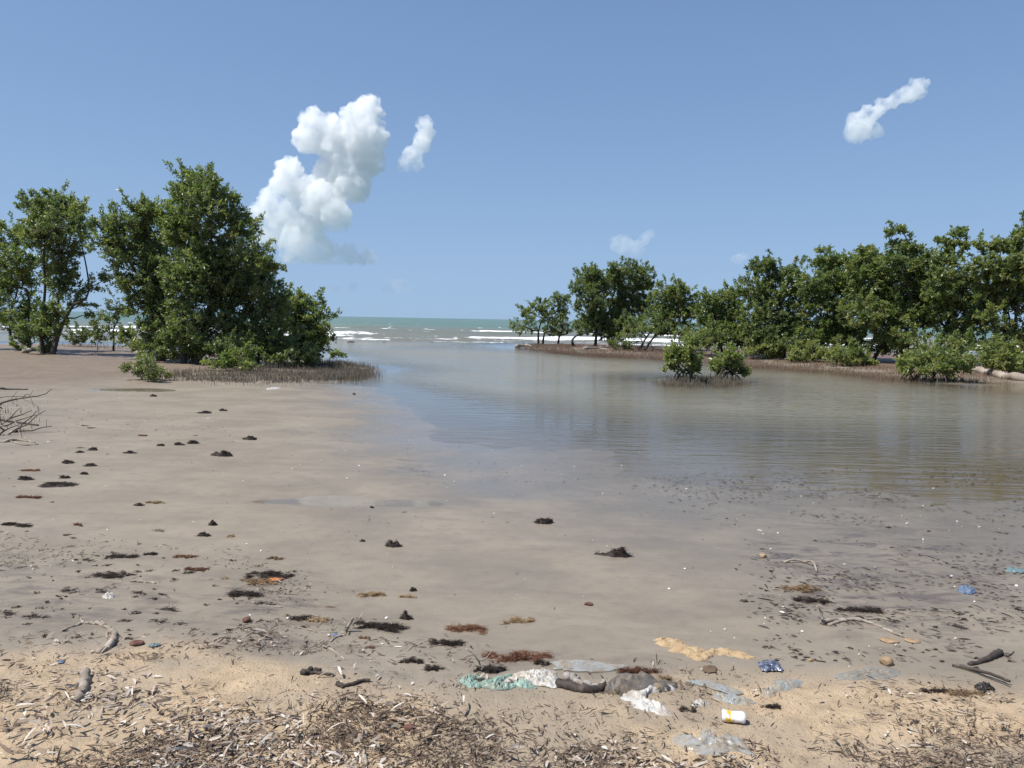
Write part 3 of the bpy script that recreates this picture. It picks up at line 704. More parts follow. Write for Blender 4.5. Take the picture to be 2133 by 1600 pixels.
# ------------------------------------------------------------------ root stubble (pneumatophores): nobody could count it
def in_poly(px, py, poly):
    c = np.zeros(len(px), bool); n = len(poly)
    for i in range(n):
        x1, y1 = poly[i]; x2, y2 = poly[(i + 1) % n]
        k = ((y1 > py) != (y2 > py)) & (px < (x2 - x1) * (py - y1) / (y2 - y1 + 1e-9) + x1)
        c ^= k
    return c
def scatter(poly, per_m2, r_, zmax=None, cap=40000):
    """random ground points whose photo position lies inside the outline"""
    W = np.array([on_plane(x, y, .06)[:2] for x, y in poly])
    lo, hi = W.min(0), W.max(0)
    n = min(int((hi - lo).prod() * per_m2), cap * 4)
    p = lo + r_.random((n, 2)) * (hi - lo)
    dist = np.hypot(p[:, 0], p[:, 1]); amp = np.clip(dist * .07, .12, .6); fq = 1.2 / np.clip(dist * .22, .6, 4)
    jx = amp * (1.2 * fbm(p[:, 0] * fq, p[:, 1] * fq, 5, 3) + .35 * r_.normal(size=len(p))); jy = amp * (1.2 * fbm(p[:, 0] * fq + 9, p[:, 1] * fq, 6, 3) + .35 * r_.normal(size=len(p)))
    k = in_poly(p[:, 0] + jx, p[:, 1] + jy, [tuple(q) for q in W])
    p = p[k][:cap]
    return np.column_stack([p, height(p[:, 0], p[:, 1])])
def stubble(label, poly, per_m2, hmin, hmax, mat, seed, edge_noise=.0):
    r_ = np.random.default_rng(seed)
    p = scatter(poly, per_m2, r_)
    keep = fbm(p[:, 0] * 1.3, p[:, 1] * 1.3, seed, 3) > -.25 + r_.random(len(p)) * .25 - .1
    p = p[keep]
    n = len(p); h = (hmin + (hmax - hmin) * r_.random(n) ** 1.6 * 1.25) * (1 + .35 * fbm(p[:, 0], p[:, 1], seed + 3, 2)); rad = r_.uniform(.0035, .008, n)
    lean = r_.normal(size=(n, 2)) * .10 * h[:, None]
    a0 = r_.random(n) * 6.28
    ring = []
    for k in range(3):
        a = a0 + k * 2.0944
        ring.append(np.stack([p[:, 0] + rad * np.cos(a), p[:, 1] + rad * np.sin(a), np.minimum(p[:, 2], 0) - .05 + 0 * a], 1))
    for k in range(3):
        a = a0 + k * 2.0944
        ring.append(np.stack([p[:, 0] + lean[:, 0] + .55 * rad * np.cos(a), p[:, 1] + lean[:, 1] + .55 * rad * np.sin(a), np.maximum(p[:, 2], 0) + h], 1))
    V = np.stack(ring, 1).reshape(-1, 3); i = np.arange(n) * 6
    f4 = np.concatenate([np.stack([i + k, i + (k + 1) % 3, i + 3 + (k + 1) % 3, i + 3 + k], 1) for k in range(3)])
    f3 = np.stack([i + 3, i + 4, i + 5], 1)
    o = mk("root_stubble", V, [f3, f4], mat, attrs={"tint": np.repeat(r_.random(n), 6)})
    tag(o, label, "roots", "root stubble", "stuff")
stubble("dark root stubble spreading from the left thicket to the water", [(345, 795), (430, 797), (560, 800), (680, 795), (760, 788), (812, 778), (760, 764), (690, 752), (600, 765), (480, 778), (380, 782)], 420, .04, .17, ROOT, 301)
stubble("thin scattered root stubble on the sand edge before the left thicket", [(340, 798), (560, 808), (730, 800), (815, 780), (700, 785), (500, 790), (350, 785)], 30, .03, .10, ROOT, 302)
stubble("root stubble among the saplings before the surf", [(140, 728), (330, 736), (330, 724), (140, 719)], 26, .06, .2, ROOT, 303)
stubble("root stubble on the sand at the left edge among dead branches", [(-60, 905), (95, 905), (80, 860), (40, 838), (-60, 835)], 45, .03, .10, ROOT, 304)
stubble("dark root stubble around the islet bushes in the lagoon", [(1358, 798), (1480, 803), (1545, 797), (1540, 788), (1470, 786), (1375, 787)], 560, .05, .16, ROOT, 305)
stubble("reddish root stubble fringing the outer right spit", [(1085, 724), (1200, 740), (1380, 748), (1480, 754), (1480, 740), (1380, 732), (1200, 722), (1110, 716)], 190, .04, .13, ROOT_RED, 306)
stubble("reddish root stubble fringing the inner right bank", [(1480, 755), (1570, 764), (1700, 773), (1860, 790), (2000, 794), (2100, 800), (2140, 790), (1900, 772), (1700, 757), (1560, 748), (1480, 742)], 220, .03, .11, ROOT_RED, 307)

# ------------------------------------------------------------------ beach debris
WOOD = ramp_mat("weathered_driftwood", [(.10, .075, .055), (.30, .25, .20), (.52, .47, .41)], .9, 25, .5, .2, .006, 90)
DARKWOOD = ramp_mat("wet_dark_wood", [(.025, .020, .017), (.055, .042, .034), (.11, .085, .068)], .7, 30, .4, .35, .005, 90)
WEED = ramp_mat("dark_seaweed", [(.016, .012, .010), (.036, .026, .021), (.07, .05, .038)], .75, 40, .4, .3)
WEED_RED = ramp_mat("red_brown_algae", [(.05, .026, .018), (.16, .068, .042), (.26, .15, .085)], .8, 40, .5, .25)
WEED_TAN = ramp_mat("tan_algae", [(.10, .07, .045), (.30, .20, .11), (.46, .34, .20)], .85, 40, .5, .2)
LITTER = ramp_mat("dry_leaf", [(.035, .024, .018), (.10, .066, .045), (.24, .175, .125), (.44, .375, .31), (.60, .55, .48)], .75, 60, .25, .3)
FLECK = ramp_mat("debris_fleck", [(.018, .014, .012), (.045, .033, .026), (.12, .085, .06)], .8, 40, .3, .3)
SHELL = ramp_mat("shell_white", [(.5, .47, .42), (.75, .73, .70)], .6, 60, .3, .4)
STONE = ramp_mat("orange_stone", [(.16, .105, .065), (.31, .215, .13), (.42, .31, .20)], .9, 30, .5, .2, .004, 120)
RUST = ramp_mat("red_brown_stone", [(.06, .03, .024), (.14, .065, .048), (.22, .12, .09)], .8, 40, .5, .3, .003, 120)
CRUST = ramp_mat("sand_crust", [(.26, .17, .095), (.40, .285, .165), (.50, .37, .23)], .95, 45, 1.1, .1, .02, 70)
ROCK = ramp_mat("dark_reef_rock", [(.03, .026, .022), (.06, .05, .042), (.10, .085, .07)], .8, 3, .5, .3)
def plastic(name, col, alpha=.6, rough=.3, mottle=(.3, .25, .18), mot=.4):
    m = Mat(name)
    P = m.pos()
    c = m.mix(m.math('MULTIPLY', m.mr(m.noise(16, 5, .65, P), .42, .66), min(1.0, mot * 1.7)), col, mottle)
    b = m.principled(Base_Color=c, Roughness=rough, Specular_IOR_Level=.5)
    m.set(b, "Normal", m.bump(m.noise(45, 3, .5, P), .35, .012))
    tl = m.n("BsdfTranslucent", {"Color": c})
    b2 = m.n("MixShader", {0: .3, 1: b, 2: tl})
    a = m.math('MULTIPLY', m.mr(m.noise(9, 3, .5, P), .3, .7, .75, 1.15), alpha, True)
    return m.surf(m.n("MixShader", {0: a, 1: m.n("BsdfTransparent"), 2: b2}))
P_WHITE = plastic("white_film", (.72, .70, .66), .80, .35, (.5, .4, .28), .35)
P_MINT = plastic("mint_plastic", (.40, .55, .48), .82, .35, (.30, .30, .22), .4)
P_CLEAR = plastic("clear_film", (.56, .58, .57), .42, .22, (.5, .4, .28), .5)
P_BLUEGREY = plastic("blue_grey_film", (.46, .50, .50), .60, .25, (.5, .4, .28), .5)
P_GREY = plastic("dusty_grey_film", (.36, .345, .31), .88, .4, (.45, .36, .25), .35)
P_BLUE = plastic("blue_plastic", (.15, .22, .34), 1.0, .5, (.25, .3, .4), .4)
P_CYAN = plastic("cyan_plastic", (.20, .31, .33), 1.0, .35, (.2, .2, .2), .4)
P_BLACK = plastic("black_plastic", (.022, .020, .019), 1.0, .45, (.08, .06, .05), .4)
P_SACK = plastic("muddy_grey_sack", (.15, .135, .125), 1.0, .6, (.34, .26, .17), .7)
P_CARD = plastic("brown_card", (.20, .135, .085), 1.0, .8, (.1, .07, .05), .4)
m = Mat("foil"); b_ = m.principled(Base_Color=m.mix(m.mr(m.noise(30, 3), .4, .6), (.20, .20, .25), (.62, .62, .66)), Metallic=.85, Roughness=.28)
m.set(b_, "Normal", m.bump(m.noise(60, 3), .6, .01)); FOIL = m.surf(b_)
m = Mat("can_paint")
po = m.n("TexCoord").outputs["Object"]
yel = m.mr(m.noise(45, 2, .5, po), .44, .48)
xo = m.n("SeparateXYZ", {0: po}).outputs[0]
band = m.math('MULTIPLY', m.mr(xo, -.034, -.03), m.mr(xo, .004, .0))
m_col = m.mix(m.math('MULTIPLY', yel, band), (.80, .80, .82), (.75, .52, .05))
CAN = m.surf(m.principled(Base_Color=m_col, Roughness=.35, Metallic=.15))
m = Mat("bare_aluminium"); ALU = m.surf(m.principled(Base_Color=(.62, .62, .63), Metallic=.95, Roughness=.32))

def gz(x, y): return height(np.atleast_1d(x), np.atleast_1d(y))
def hug(P, lift=0.0):
    P = np.array(P, float); P[:, 2] = np.maximum(gz(P[:, 0], P[:, 1]), 0) + lift; return P
def spline(K, n, closed=False):
    K = np.asarray(K, float); N = len(K)
    if closed: Kp = np.concatenate([K[-1:], K, K[:2]]); tt = np.linspace(0, N, n, endpoint=False)
    else: Kp = np.concatenate([[2 * K[0] - K[1]], K, [2 * K[-1] - K[-2]]]); tt = np.linspace(0, N - 1, n)
    ii = np.minimum(tt.astype(int), (N - 1) if closed else N - 2); f = (tt - ii)[:, None]
    p0, p1, p2, p3 = Kp[ii], Kp[ii + 1], Kp[ii + 2], Kp[ii + 3]
    return .5 * (2 * p1 + (p2 - p0) * f + (2 * p0 - 5 * p1 + 4 * p2 - p3) * f ** 2 + (3 * p1 - p0 - 3 * p2 + p3) * f ** 3)
def stick(name, label, cat, runs, mat, group=None, seed=0, sides=6):
    """driftwood: runs = list of (pixel path with optional lift above the ground in m, r0, r1)"""
    r_ = np.random.default_rng(seed); base = None; mb = MB()
    for k, (path, ra, rb) in enumerate(runs):
        K = []
        for q in path:
            lift = q[2] if len(q) > 2 else 0.0
            if lift > 0:      # the point above the ground that is seen at this pixel, at the depth of the first point
                w_ = at_y(q[0], q[1], K[-1][1] if K else (base[1] if base is not None else ground(q[0], q[1])[1]))
                if w_[2] < gz(w_[0], w_[1])[0]: w_ = ground(q[0], q[1]) + np.array([0, 0, lift])
            else: w_ = ground(q[0], q[1])
            K.append(w_)
        K = np.array(K)
        n = max(8, 4 * len(K)); Pt = spline(K, n)
        R = np.linspace(ra, rb, n) * (1 + .13 * r_.normal(size=n))
        Pt[:, 2] = np.maximum(Pt[:, 2], gz(Pt[:, 0], Pt[:, 1]) + R * .55)
        Pt[1:-1] += r_.normal(size=(n - 2, 3)) * ra * .22
        if base is None: base = Pt[0].copy()
        mb.tube(Pt - base, R, sides, np.clip(.5 + .35 * fbm(np.arange(n * sides + 2) * .17, np.full(n * sides + 2, seed + k * 1.0), seed, 2), 0, 1))
    o = mb.build(name, mat); o.location = base
    return tag(o, label, cat, group)
def sheet(name, label, cat, polys, mat, lift=.02, amp=.015, freq=14, seed=0, group=None, thick=.0012, parent=None, part=None):
    r_ = np.random.default_rng(seed); mb = MB(); base = None
    lift *= .32; amp *= .5; freq *= 2.2
    for poly in polys:
        W = np.array([ground(x, y)[:2] for x, y in poly]); O = spline(W, 64, True)
        c = W.mean(0); nr = 18
        if base is None: base = np.array([c[0], c[1], gz(*c)[0]])
        rr = np.linspace(0, 1, nr + 1)[1:]
        ring = np.stack([c + (O - c) * q * (1 + .0 * q) for q in rr])               
        wob = 1 + .22 * fbm(np.arange(64) * .45, np.full(64, seed * 1.7), seed, 2) * 1.0
        ring = c + (ring - c) * wob[None, :, None]
        V2 = np.concatenate([[c], ring.reshape(-1, 2)])
        q = np.concatenate([[0], np.repeat(rr, 64)])
        crump = 1 - np.abs(fbm(V2[:, 0] * freq, V2[:, 1] * freq, seed + 5, 3)) * 2.2
        fold = fbm(V2[:, 0] * freq * 2.6, V2[:, 1] * freq * 2.6, seed + 9, 2)
        z = gz(V2[:, 0], V2[:, 1]) - .006 * (lift > .009) + .002 + .003 * (lift <= .009) + np.maximum(0, lift * (1 - q ** 2) * (.5 + .5 * crump) + amp * (.35 + .65 * (1 - q ** 4)) * (.5 + .5 * fold + .4 * crump))
        V = np.column_stack([V2, z]) - base
        f3 = [(0, 1 + k, 1 + (k + 1) % 64) for k in range(64)]
        idx = 1 + np.arange(nr * 64).reshape(nr, 64)
        f4 = np.stack([idx[:-1], idx[1:], np.roll(idx[1:], -1, 1), np.roll(idx[:-1], -1, 1)], -1).reshape(-1, 4)
        mb.add(V, f3, f4)
    if part is not None:
        o = mb.build(part, mat, parent); o.location = base - np.array(parent.location)
        return o
    o = mb.build(name, mat); o.location = base
    if thick: sm = o.modifiers.new("thickness", 'SOLIDIFY'); sm.thickness = thick; sm.offset = 0
    return tag(o, label, cat, group)
def mound(mb, c, rx, ry, h, seed, tint=.3, rot=0.0, rings=8, seg=22, lump=.45, tail=0.0):
    """low irregular heap sitting on the ground, centred at c (world xy)"""
    a = np.arange(seg) * 2 * math.pi / seg
    edge = 1 + lump * fbm(np.cos(a) * 1.6 + seed, np.sin(a) * 1.6 - seed, seed, 3)
    q = np.linspace(0, 1, rings + 1)[1:]
    ex = np.cos(a) * edge * rx; ey = np.sin(a) * edge * ry
    if tail: ex = np.where(ex < 0, ex * (1 + tail * np.exp(-(np.sin(a) / .3) ** 2)), ex)
    X_ = q[:, None] * ex; Y_ = q[:, None] * ey
    cr, sr = math.cos(rot), math.sin(rot)
    xw = c[0] + X_ * cr - Y_ * sr; yw = c[1] + X_ * sr + Y_ * cr
    xw = np.concatenate([[c[0]], xw.ravel()]); yw = np.concatenate([[c[1]], yw.ravel()]); qq = np.concatenate([[0], np.repeat(q, seg)])
    fr = 2.2 / max(rx, .02)
    z = np.maximum(gz(xw, yw), 0) - .004 + h * np.sqrt(np.maximum(1 - qq ** 1.6, 0)) * (.75 + .7 * fbm(xw * fr, yw * fr, seed + 4, 3))
    idx = 1 + np.arange(rings * seg).reshape(rings, seg)
    f3 = [(0, 1 + k, 1 + (k + 1) % seg) for k in range(seg)]
    f4 = np.stack([idx[:-1], idx[1:], np.roll(idx[1:], -1, 1), np.roll(idx[:-1], -1, 1)], -1).reshape(-1, 4)
    V = np.stack([xw, yw, z], 1)
    mb.add(V, f3, f4, np.clip(tint + .3 * fbm(xw * 40, yw * 40, seed, 2), 0, 1))
    return V
def strands(mb, V, n, ln, wd, r_, tint=.4, spread=1.0, lift=.01):
    """stringy bits lying on and fraying out of a heap"""
    p = V[r_.integers(0, len(V), n)] + np.array([0, 0, lift]) * r_.random((n, 1))
    a = r_.random(n) * 6.28; t = np.linspace(0, 1, 4)
    dx, dy = np.cos(a)[:, None], np.sin(a)[:, None]
    u = (t - .35)[None] * ln * spread * r_.uniform(.5, 1.3, (n, 1)); v = np.sin(t[None] * 3.1 * r_.uniform(.5, 1.5, (n, 1))) * ln * .22 * r_.normal(size=(n, 1))
    X_ = p[:, :1] + dx * u - dy * v; Y_ = p[:, 1:2] + dy * u + dx * v
    Z_ = p[:, 2:] + (r_.random((n, 1)) - .45) * .3 * ln * t[None]
    Z_ = np.maximum(Z_, np.maximum(height(X_, Y_), 0) + .001)
    for k in range(n):
        mb.tube(np.stack([X_[k], Y_[k], Z_[k]], 1), np.linspace(wd, wd * .5, 4), 3, float(np.clip(tint + r_.normal() * .22, 0, 1)), cap=False)
def clump(label, px, py, w, h, mat=WEED, seed=0, hh=.22, depth=.6, group="washed up seaweed clumps", name="seaweed_clump", cat="seaweed", tint=.35, n=None, tail=0.0, rot=0.0, lump=.45):
    r_ = np.random.default_rng(seed + 1000)
    c = ground(px, py); d = np.linalg.norm(c - cam_pos); s = d / F_PX
    rx = w * s * .5; ry = rx * depth
    mb = MB()
    if name == "algae_mat":
        VS = [mound(mb, c, rx * .36, ry * .4, max(.006, rx * 1.6 * hh), seed, tint, rot, lump=lump)]
        for k in range(11):
            q = c[:2] + np.array([r_.uniform(-.85, .85) * rx, r_.normal() * .45 * ry]); f = r_.uniform(.10, .34)
            VS.append(mound(mb, q, rx * f, ry * f, max(.005, rx * 1.6 * hh * r_.uniform(.5, 1)), seed + 50 + k, np.clip(tint + r_.normal() * .2, 0, 1), r_.normal() * .5, rings=5, seg=16, lump=lump))
        V = np.concatenate(VS)
    else:
        V = mound(mb, c, rx * .9, ry * .9, max(.008, rx * 2 * hh), seed, tint, rot, lump=lump, tail=tail)
    n = n if n is not None else int(np.clip(w * 3, 30, 220))
    wd = max(.0012, .00028 * d)
    strands(mb, V, n, min(rx * .4, .05), wd, r_, tint + .08)
    base = np.array([c[0], c[1], max(gz(c[0], c[1])[0], 0)])
    o = mb.build(name, mat, off=base, smooth=False); o.location = base
    return tag(o, label, cat, group)
# -- dark seaweed on the open mud
for i, (lab, x, y, w, h, hh) in enumerate([
    ("dark seaweed heap on the bare mud, nearest the picture's centre line on the left", 819, 1138, 38, 18, .30),
    ("dark seaweed heap farthest up the bare mud right of centre", 1133, 1089, 44, 14, .24),
    ("dark seaweed heap with drooping tail, rightmost on the bare mud", 1290, 1158, 54, 18, .24),
    ("small twiggy seaweed tuft left of the dark heap by the centre", 755, 1128, 14, 7, .3),
    ("tiny dark seaweed scrap up the mud below the puddle", 775, 1058, 12, 4, .2),
    ("rounded brown clump, upper of the pair on the left mud", 444, 1094, 20, 14, .42),
    ("dark clump, lower of the pair on the left mud", 424, 1116, 28, 13, .25),
    ("dark seaweed hump with a thin tail, highest on the clean sand", 524, 916, 26, 10, .28),
    ("dark seaweed with the longest tail on the clean sand", 468, 950, 36, 10, .24),
    ("dark seaweed hump, right of a close pair on the left sand", 403, 924, 24, 7, .24),
    ("dark seaweed hump, left of a close pair on the left sand", 373, 927, 24, 6, .2),
    ("thin dark seaweed left of the close pair", 335, 929, 16, 5, .24),
    ("dark double hump of seaweed far left on the sand", 194, 938, 20, 9, .34),
    ("flat seaweed scrap left of the double hump", 166, 943, 18, 4, .15),
    ("long low seaweed right of the double hump", 271, 944, 26, 5, .14),
    ("brownish low seaweed below the double hump", 188, 971, 24, 5, .18),
    ("flat dark seaweed below and left of the double hump", 140, 965, 26, 6, .17),
    ("low dark seaweed by the left edge, above the brown pair", 135, 996, 22, 6, .22),
    ("smaller dark seaweed just above a long streak at left", 176, 988, 18, 6, .22),
    ("long dark streak of seaweed at left with pale scrap beside it", 125, 1011, 72, 7, .07),
    ("dark seaweed at the left edge above the reddish scraps", 52, 999, 32, 7, .14),
    ("lone small hump on the far sand beside the puddle", 319, 826, 14, 5, .3),
    ("flat seaweed farthest right on the far clean sand", 465, 856, 20, 4, .2),
    ("flat seaweed on the far clean sand beside a white speck", 427, 861, 28, 4, .14),
    ("lone dark hump on the far sand near the water", 738, 822, 8, 4, .4),
    ("flat dark patch of seaweed at the left, upper", 20, 1093, 34, 6, .07),
    ("flat dark patch of seaweed at the left, lower", 50, 1096, 36, 9, .07),
    ("small round seaweed tuft on the mud above the tan mats", 860, 1231, 18, 12, .4),
    ("crooked dark seaweed piece standing up from the mud", 846, 1289, 32, 14, .35),
    ("dark seaweed between tan scrap and the red mat", 290, 1053, 22, 6, .15)]):
    clump(lab, x, y, w, h, WEED, 400 + i, hh * 1.15, depth=.5, tail=.9 if 'tail' in lab else 0, rot=.15 if i % 2 else -.1)
# -- algae mats
AG = "algae mats along the wrack line"
for i, (lab, x, y, w, mat, hh, tn, dp) in enumerate([
    ("wide black algae mat with spiky edges left of the centre", 800, 1306, 130, WEED, .07, .3, .28),
    ("ragged black algae mat left of the orange brown mats", 925, 1341, 78, WEED, .10, .3, .4),
    ("orange brown algae mat with pale middle above the ragged black one", 968, 1312, 86, WEED_RED, .10, .6, .5),
    ("small orange algae mat on clean mud right of centre", 1080, 1294, 66, WEED_TAN, .12, .45, .35),
    ("largest red brown algae mat behind the mint plastic", 1075, 1372, 130, WEED_RED, .10, .45, .42),
    ("dark algae heap right behind the mint plastic", 1018, 1398, 66, WEED, .20, .35, .5),
    ("dark algae at the right end of the largest red brown mat", 1130, 1384, 36, WEED, .2, .4, .6),
    ("tan algae mat on clean mud left of centre", 778, 1240, 58, WEED_TAN, .10, .4, .5),
    ("thin curved tan algae strip beside the tan mat", 852, 1244, 38, WEED_TAN, .10, .6, .3),
    ("dark rounded algae mat left of the bare twigs", 857, 1378, 48, WEED, .16, .4, .5),
    ("dark shaggy algae right of the rounded mat", 900, 1395, 46, WEED, .12, .3, .5),
    ("small bright red algae patch below the wide black mat", 758, 1330, 26, WEED_RED, .06, .75, .5),
    ("second red algae patch nearer the leaf litter", 770, 1350, 22, WEED_RED, .06, .7, .5),
    ("big dark and tan algae heap in the left middle", 560, 1200, 110, WEED, .09, .5, .5),
    ("tan algae tangle on the left algae heap", 550, 1214, 66, WEED_TAN, .12, .35, .4),
    ("dark algae below the left algae heap", 520, 1240, 80, WEED, .07, .4, .45),
    ("dark algae row under the red brown stone", 640, 1290, 70, WEED, .08, .4, .25),
    ("pale tan algae lump at the end of the algae row", 660, 1294, 46, WEED_TAN, .18, .8, .4),
    ("brown algae flakes at the far left of the middle mud", 255, 1160, 60, WEED, .06, .5, .35),
    ("dark pointed algae flakes left of the left algae heap", 320, 1155, 34, WEED, .10, .4, .4),
    ("reddish algae flakes beside the dark pointed flakes", 385, 1160, 48, WEED_RED, .06, .55, .4),
    ("dark red algae strip above the pale stick", 415, 1187, 50, WEED_RED, .06, .3, .25),
    ("dark brown algae patch among wood scraps at left", 230, 1200, 66, WEED, .05, .5, .5),
    ("ochre algae tangle at the head of the arching twig", 1668, 1228, 70, WEED_TAN, .12, .3, .4),
    ("black algae tangle beneath the ochre tangle", 1690, 1252, 66, WEED, .10, .4, .4),
    ("dark algae caught around the long bent branch", 1790, 1272, 86, WEED, .06, .4, .35),
    ("dark brown algae crest on top of the grey sack", 1330, 1402, 90, WEED_RED, .12, .15, .3),
    ("tan algae on the right shoulder of the grey sack", 1375, 1414, 44, WEED_TAN, .14, .3, .4),
    ("brown algae behind the clear film with leaf bits", 1010, 1420, 40, WEED, .12, .5, .4),
    ("brown fuzzy algae left of the black plastic lump", 2010, 1445, 70, WEED_TAN, .07, .2, .3),
    ("dark strip of algae left of the brown fuzzy algae", 1950, 1440, 56, WEED, .06, .4, .25),
    ("orange algae scrap on the left sand below the close pair", 295, 908, 26, WEED_RED, .1, .7, .3),
    ("red algae scrap by the left edge", 62, 981, 34, WEED_RED, .08, .7, .3),
    ("orange algae scrap in the left sand beside the dark piece", 325, 1048, 36, WEED_TAN, .1, .4, .3),
    ("brown algae pair of scraps at the far left", 62, 1037, 44, WEED_RED, .09, .35, .3),
    ("red algae knob on the left mud", 162, 1094, 20, WEED_RED, .2, .6, .5),
    ("tan algae star beside the dark lower clump", 478, 1118, 22, WEED_TAN, .15, .5, .6),
    ("long brown algae strip low on the mud above the wide black mat", 575, 1164, 36, WEED_TAN, .12, .2, .35),
    ("dark algae heap by the pale plastic pieces at right", 1605, 1474, 40, WEED, .14, .5, .5),
    ("brown algae smear beside the white bag", 1430, 1480, 40, WEED, .08, .6, .5)]):
    clump(lab, x, y, w, 0, mat, 500 + i, hh, depth=dp, group=AG, name="algae_mat", cat="algae", tint=tn, n=int(w * 4), lump=.8)
# -- sandy crusts
for i, (lab, pts, h) in enumerate([("lumpy yellow sand crust on the mud, left and larger of two", [(1400, 1340, 30), (1430, 1355, 38), (1462, 1368, 28), (1482, 1360, 16), (1375, 1334, 12)], .026),
                                   ("narrow yellow sand crust on the mud, right and smaller of two", [(1505, 1358, 24), (1535, 1364, 28), (1560, 1370, 16)], .018)]):
    mb = MB(); base = ground(*pts[0][:2])
    for k, (x, y, w) in enumerate(pts):
        c = ground(x, y); s = np.linalg.norm(c - cam_pos) / F_PX
        mound(mb, c, w * s, w * s * .7, h, 620 + i * 9 + k, .6, .2, rings=9, seg=26, lump=.7)
    o = mb.build("sand_crust", CRUST, off=base); o.location = base
    tag(o, lab, "sand crust", "sand crusts on the mud")

# -- driftwood and sticks
stick("driftwood_branch", "forked bleached driftwood branch lying left of the blue scrap", "driftwood", [([(206, 1362), (232, 1346), (240, 1328), (234, 1318)], .017, .016), ([(234, 1318), (222, 1308), (200, 1300), (178, 1299), (163, 1302)], .013, .007), ([(218, 1306), (212, 1297), (209, 1289, .02)], .013, .006), ([(175, 1300), (168, 1292), (165, 1284, .02)], .010, .004), ([(165, 1302), (150, 1306), (130, 1314)], .007, .003), ([(228, 1314), (222, 1322), (224, 1331)], .010, .006)], WOOD, seed=1)
stick("driftwood_log", "short pale driftwood log half buried in the leaf litter at left", "driftwood", [([(178, 1406), (174, 1430), (168, 1452), (158, 1464)], .022, .017)], WOOD, seed=2, sides=10)
stick("dead_branch", "long bent dead branch with an upright twig on the right mud", "branch", [([(1712, 1300), (1745, 1293), (1790, 1294), (1830, 1304), (1865, 1322), (1890, 1329)], .014, .005), ([(1714, 1301), (1712, 1285, .05), (1708, 1270, .1), (1700, 1262, .12)], .008, .005), ([(1790, 1294), (1830, 1290), (1870, 1296)], .006, .003), ([(1765, 1293), (1745, 1297), (1725, 1303)], .012, .008)], WOOD, seed=3)
stick("dead_twig", "pale twig arching above dark mud on the right", "twig", [([(1632, 1172), (1652, 1166, .05), (1675, 1170, .05), (1692, 1182, .04), (1702, 1192)], .009, .006)], WOOD, seed=4)
stick("dead_twig", "white forked twig standing up behind the mint plastic", "twig", [([(999, 1398), (1000, 1385, .05), (994, 1372, .1), (984, 1361, .14), (971, 1351, .18)], .006, .003), ([(997, 1377), (1010, 1372, .1), (1020, 1362, .12), (1027, 1353, .16)], .004, .002)], WOOD, seed=5)
stick("stick", "straight brown stick crossing others by the wide black mat", "stick", [([(720, 1316), (728, 1302, .03), (736, 1287, .06)], .008, .007)], WOOD, seed=6)
stick("stick", "pale stick lying left of the crossed sticks", "stick", [([(640, 1312), (668, 1318), (702, 1318)], .006, .003)], WOOD, seed=7)
stick("stick", "brown stick with a blue scrap beside it", "stick", [([(688, 1338), (700, 1328), (720, 1323)], .007, .005)], WOOD, seed=8)
stick("stick", "thin twig in the leaf litter below the blue scrap by the sticks", "stick", [([(672, 1348), (694, 1356), (710, 1368), (718, 1374)], .006, .003)], WOOD, seed=9)
stick("stick", "dark pole jutting over the sand at the far right, its shadow modelled as a thin rod", "stick", [([(1984, 1388), (2015, 1396, .01), (2060, 1412, .02), (2104, 1428, .02)], .009, .007), ([(1984, 1388), (2030, 1402), (2105, 1432)], .005, .003)], DARKWOOD, seed=10)  # second run is the pole's cast shadow, built as a thin dark rod
stick("stick", "thick dark slanted stick above the pole at the far right", "stick", [([(2018, 1386), (2045, 1380), (2068, 1371), (2083, 1364)], .010, .020), ([(2083, 1364), (2100, 1368), (2112, 1358)], .006, .003)], DARKWOOD, seed=11)
stick("stick", "charred black strip of wood on the sand left of the mint plastic", "stick", [([(703, 1428), (716, 1430), (740, 1426), (762, 1420), (770, 1420)], .010, .008), ([(703, 1426), (715, 1434)], .010, .006)], DARKWOOD, seed=12)
stick("stick", "dark brown plank end sunk in the sand left of the charred strip", "stick", [([(632, 1406), (650, 1400), (668, 1396)], .016, .008), ([(640, 1404), (665, 1404), (690, 1407)], .010, .006)], DARKWOOD, seed=13)
stick("stick", "white curved twig over the sunken plank", "stick", [([(662, 1412), (672, 1404, .01), (684, 1401, .02), (698, 1408)], .005, .004)], WOOD, seed=14)
stick("stick", "slender pale stick lying flat on the left mud", "stick", [([(272, 1212), (300, 1213), (325, 1216)], .010, .006)], WOOD, seed=15)
stick("stick", "branched dark twig on the sand below the charred strip", "stick", [([(900, 1530), (912, 1514), (925, 1508), (935, 1500)], .006, .003), ([(912, 1514), (898, 1505), (885, 1510)], .004, .003), ([(920, 1510), (930, 1515), (940, 1511)], .004, .002)], DARKWOOD, seed=16)
stick("stick", "dark crooked stick on the sand in the middle foreground", "stick", [([(790, 1488), (820, 1484), (845, 1490), (862, 1492)], .006, .005)], DARKWOOD, seed=17)
stick("stick", "bleached splinter lying in the nearest leaf litter", "stick", [([(756, 1568), (760, 1584), (763, 1598)], .009, .007)], WOOD, seed=18)
DB = "dead branches at the left edge"
stick("dead_branch", "dark bare branch with fine twigs reaching in from the left edge", "branch", [([(-60, 862), (-20, 850, .2), (10, 838, .3), (45, 830, .3), (90, 822, .35), (108, 810, .4)], .022, .004), ([(45, 830), (60, 845, .2), (72, 862, .1)], .006, .003), ([(60, 828), (70, 812, .3)], .005, .002), ([(20, 835), (36, 815, .3)], .005, .002), ([(-20, 832), (20, 826, .3), (60, 827, .3)], .009, .004)], DARKWOOD, DB, 20)
stick("dead_branch", "half buried dark branch low at the left edge", "branch", [([(-60, 868), (0, 876), (40, 882), (80, 887)], .022, .012)], DARKWOOD, DB, 21)
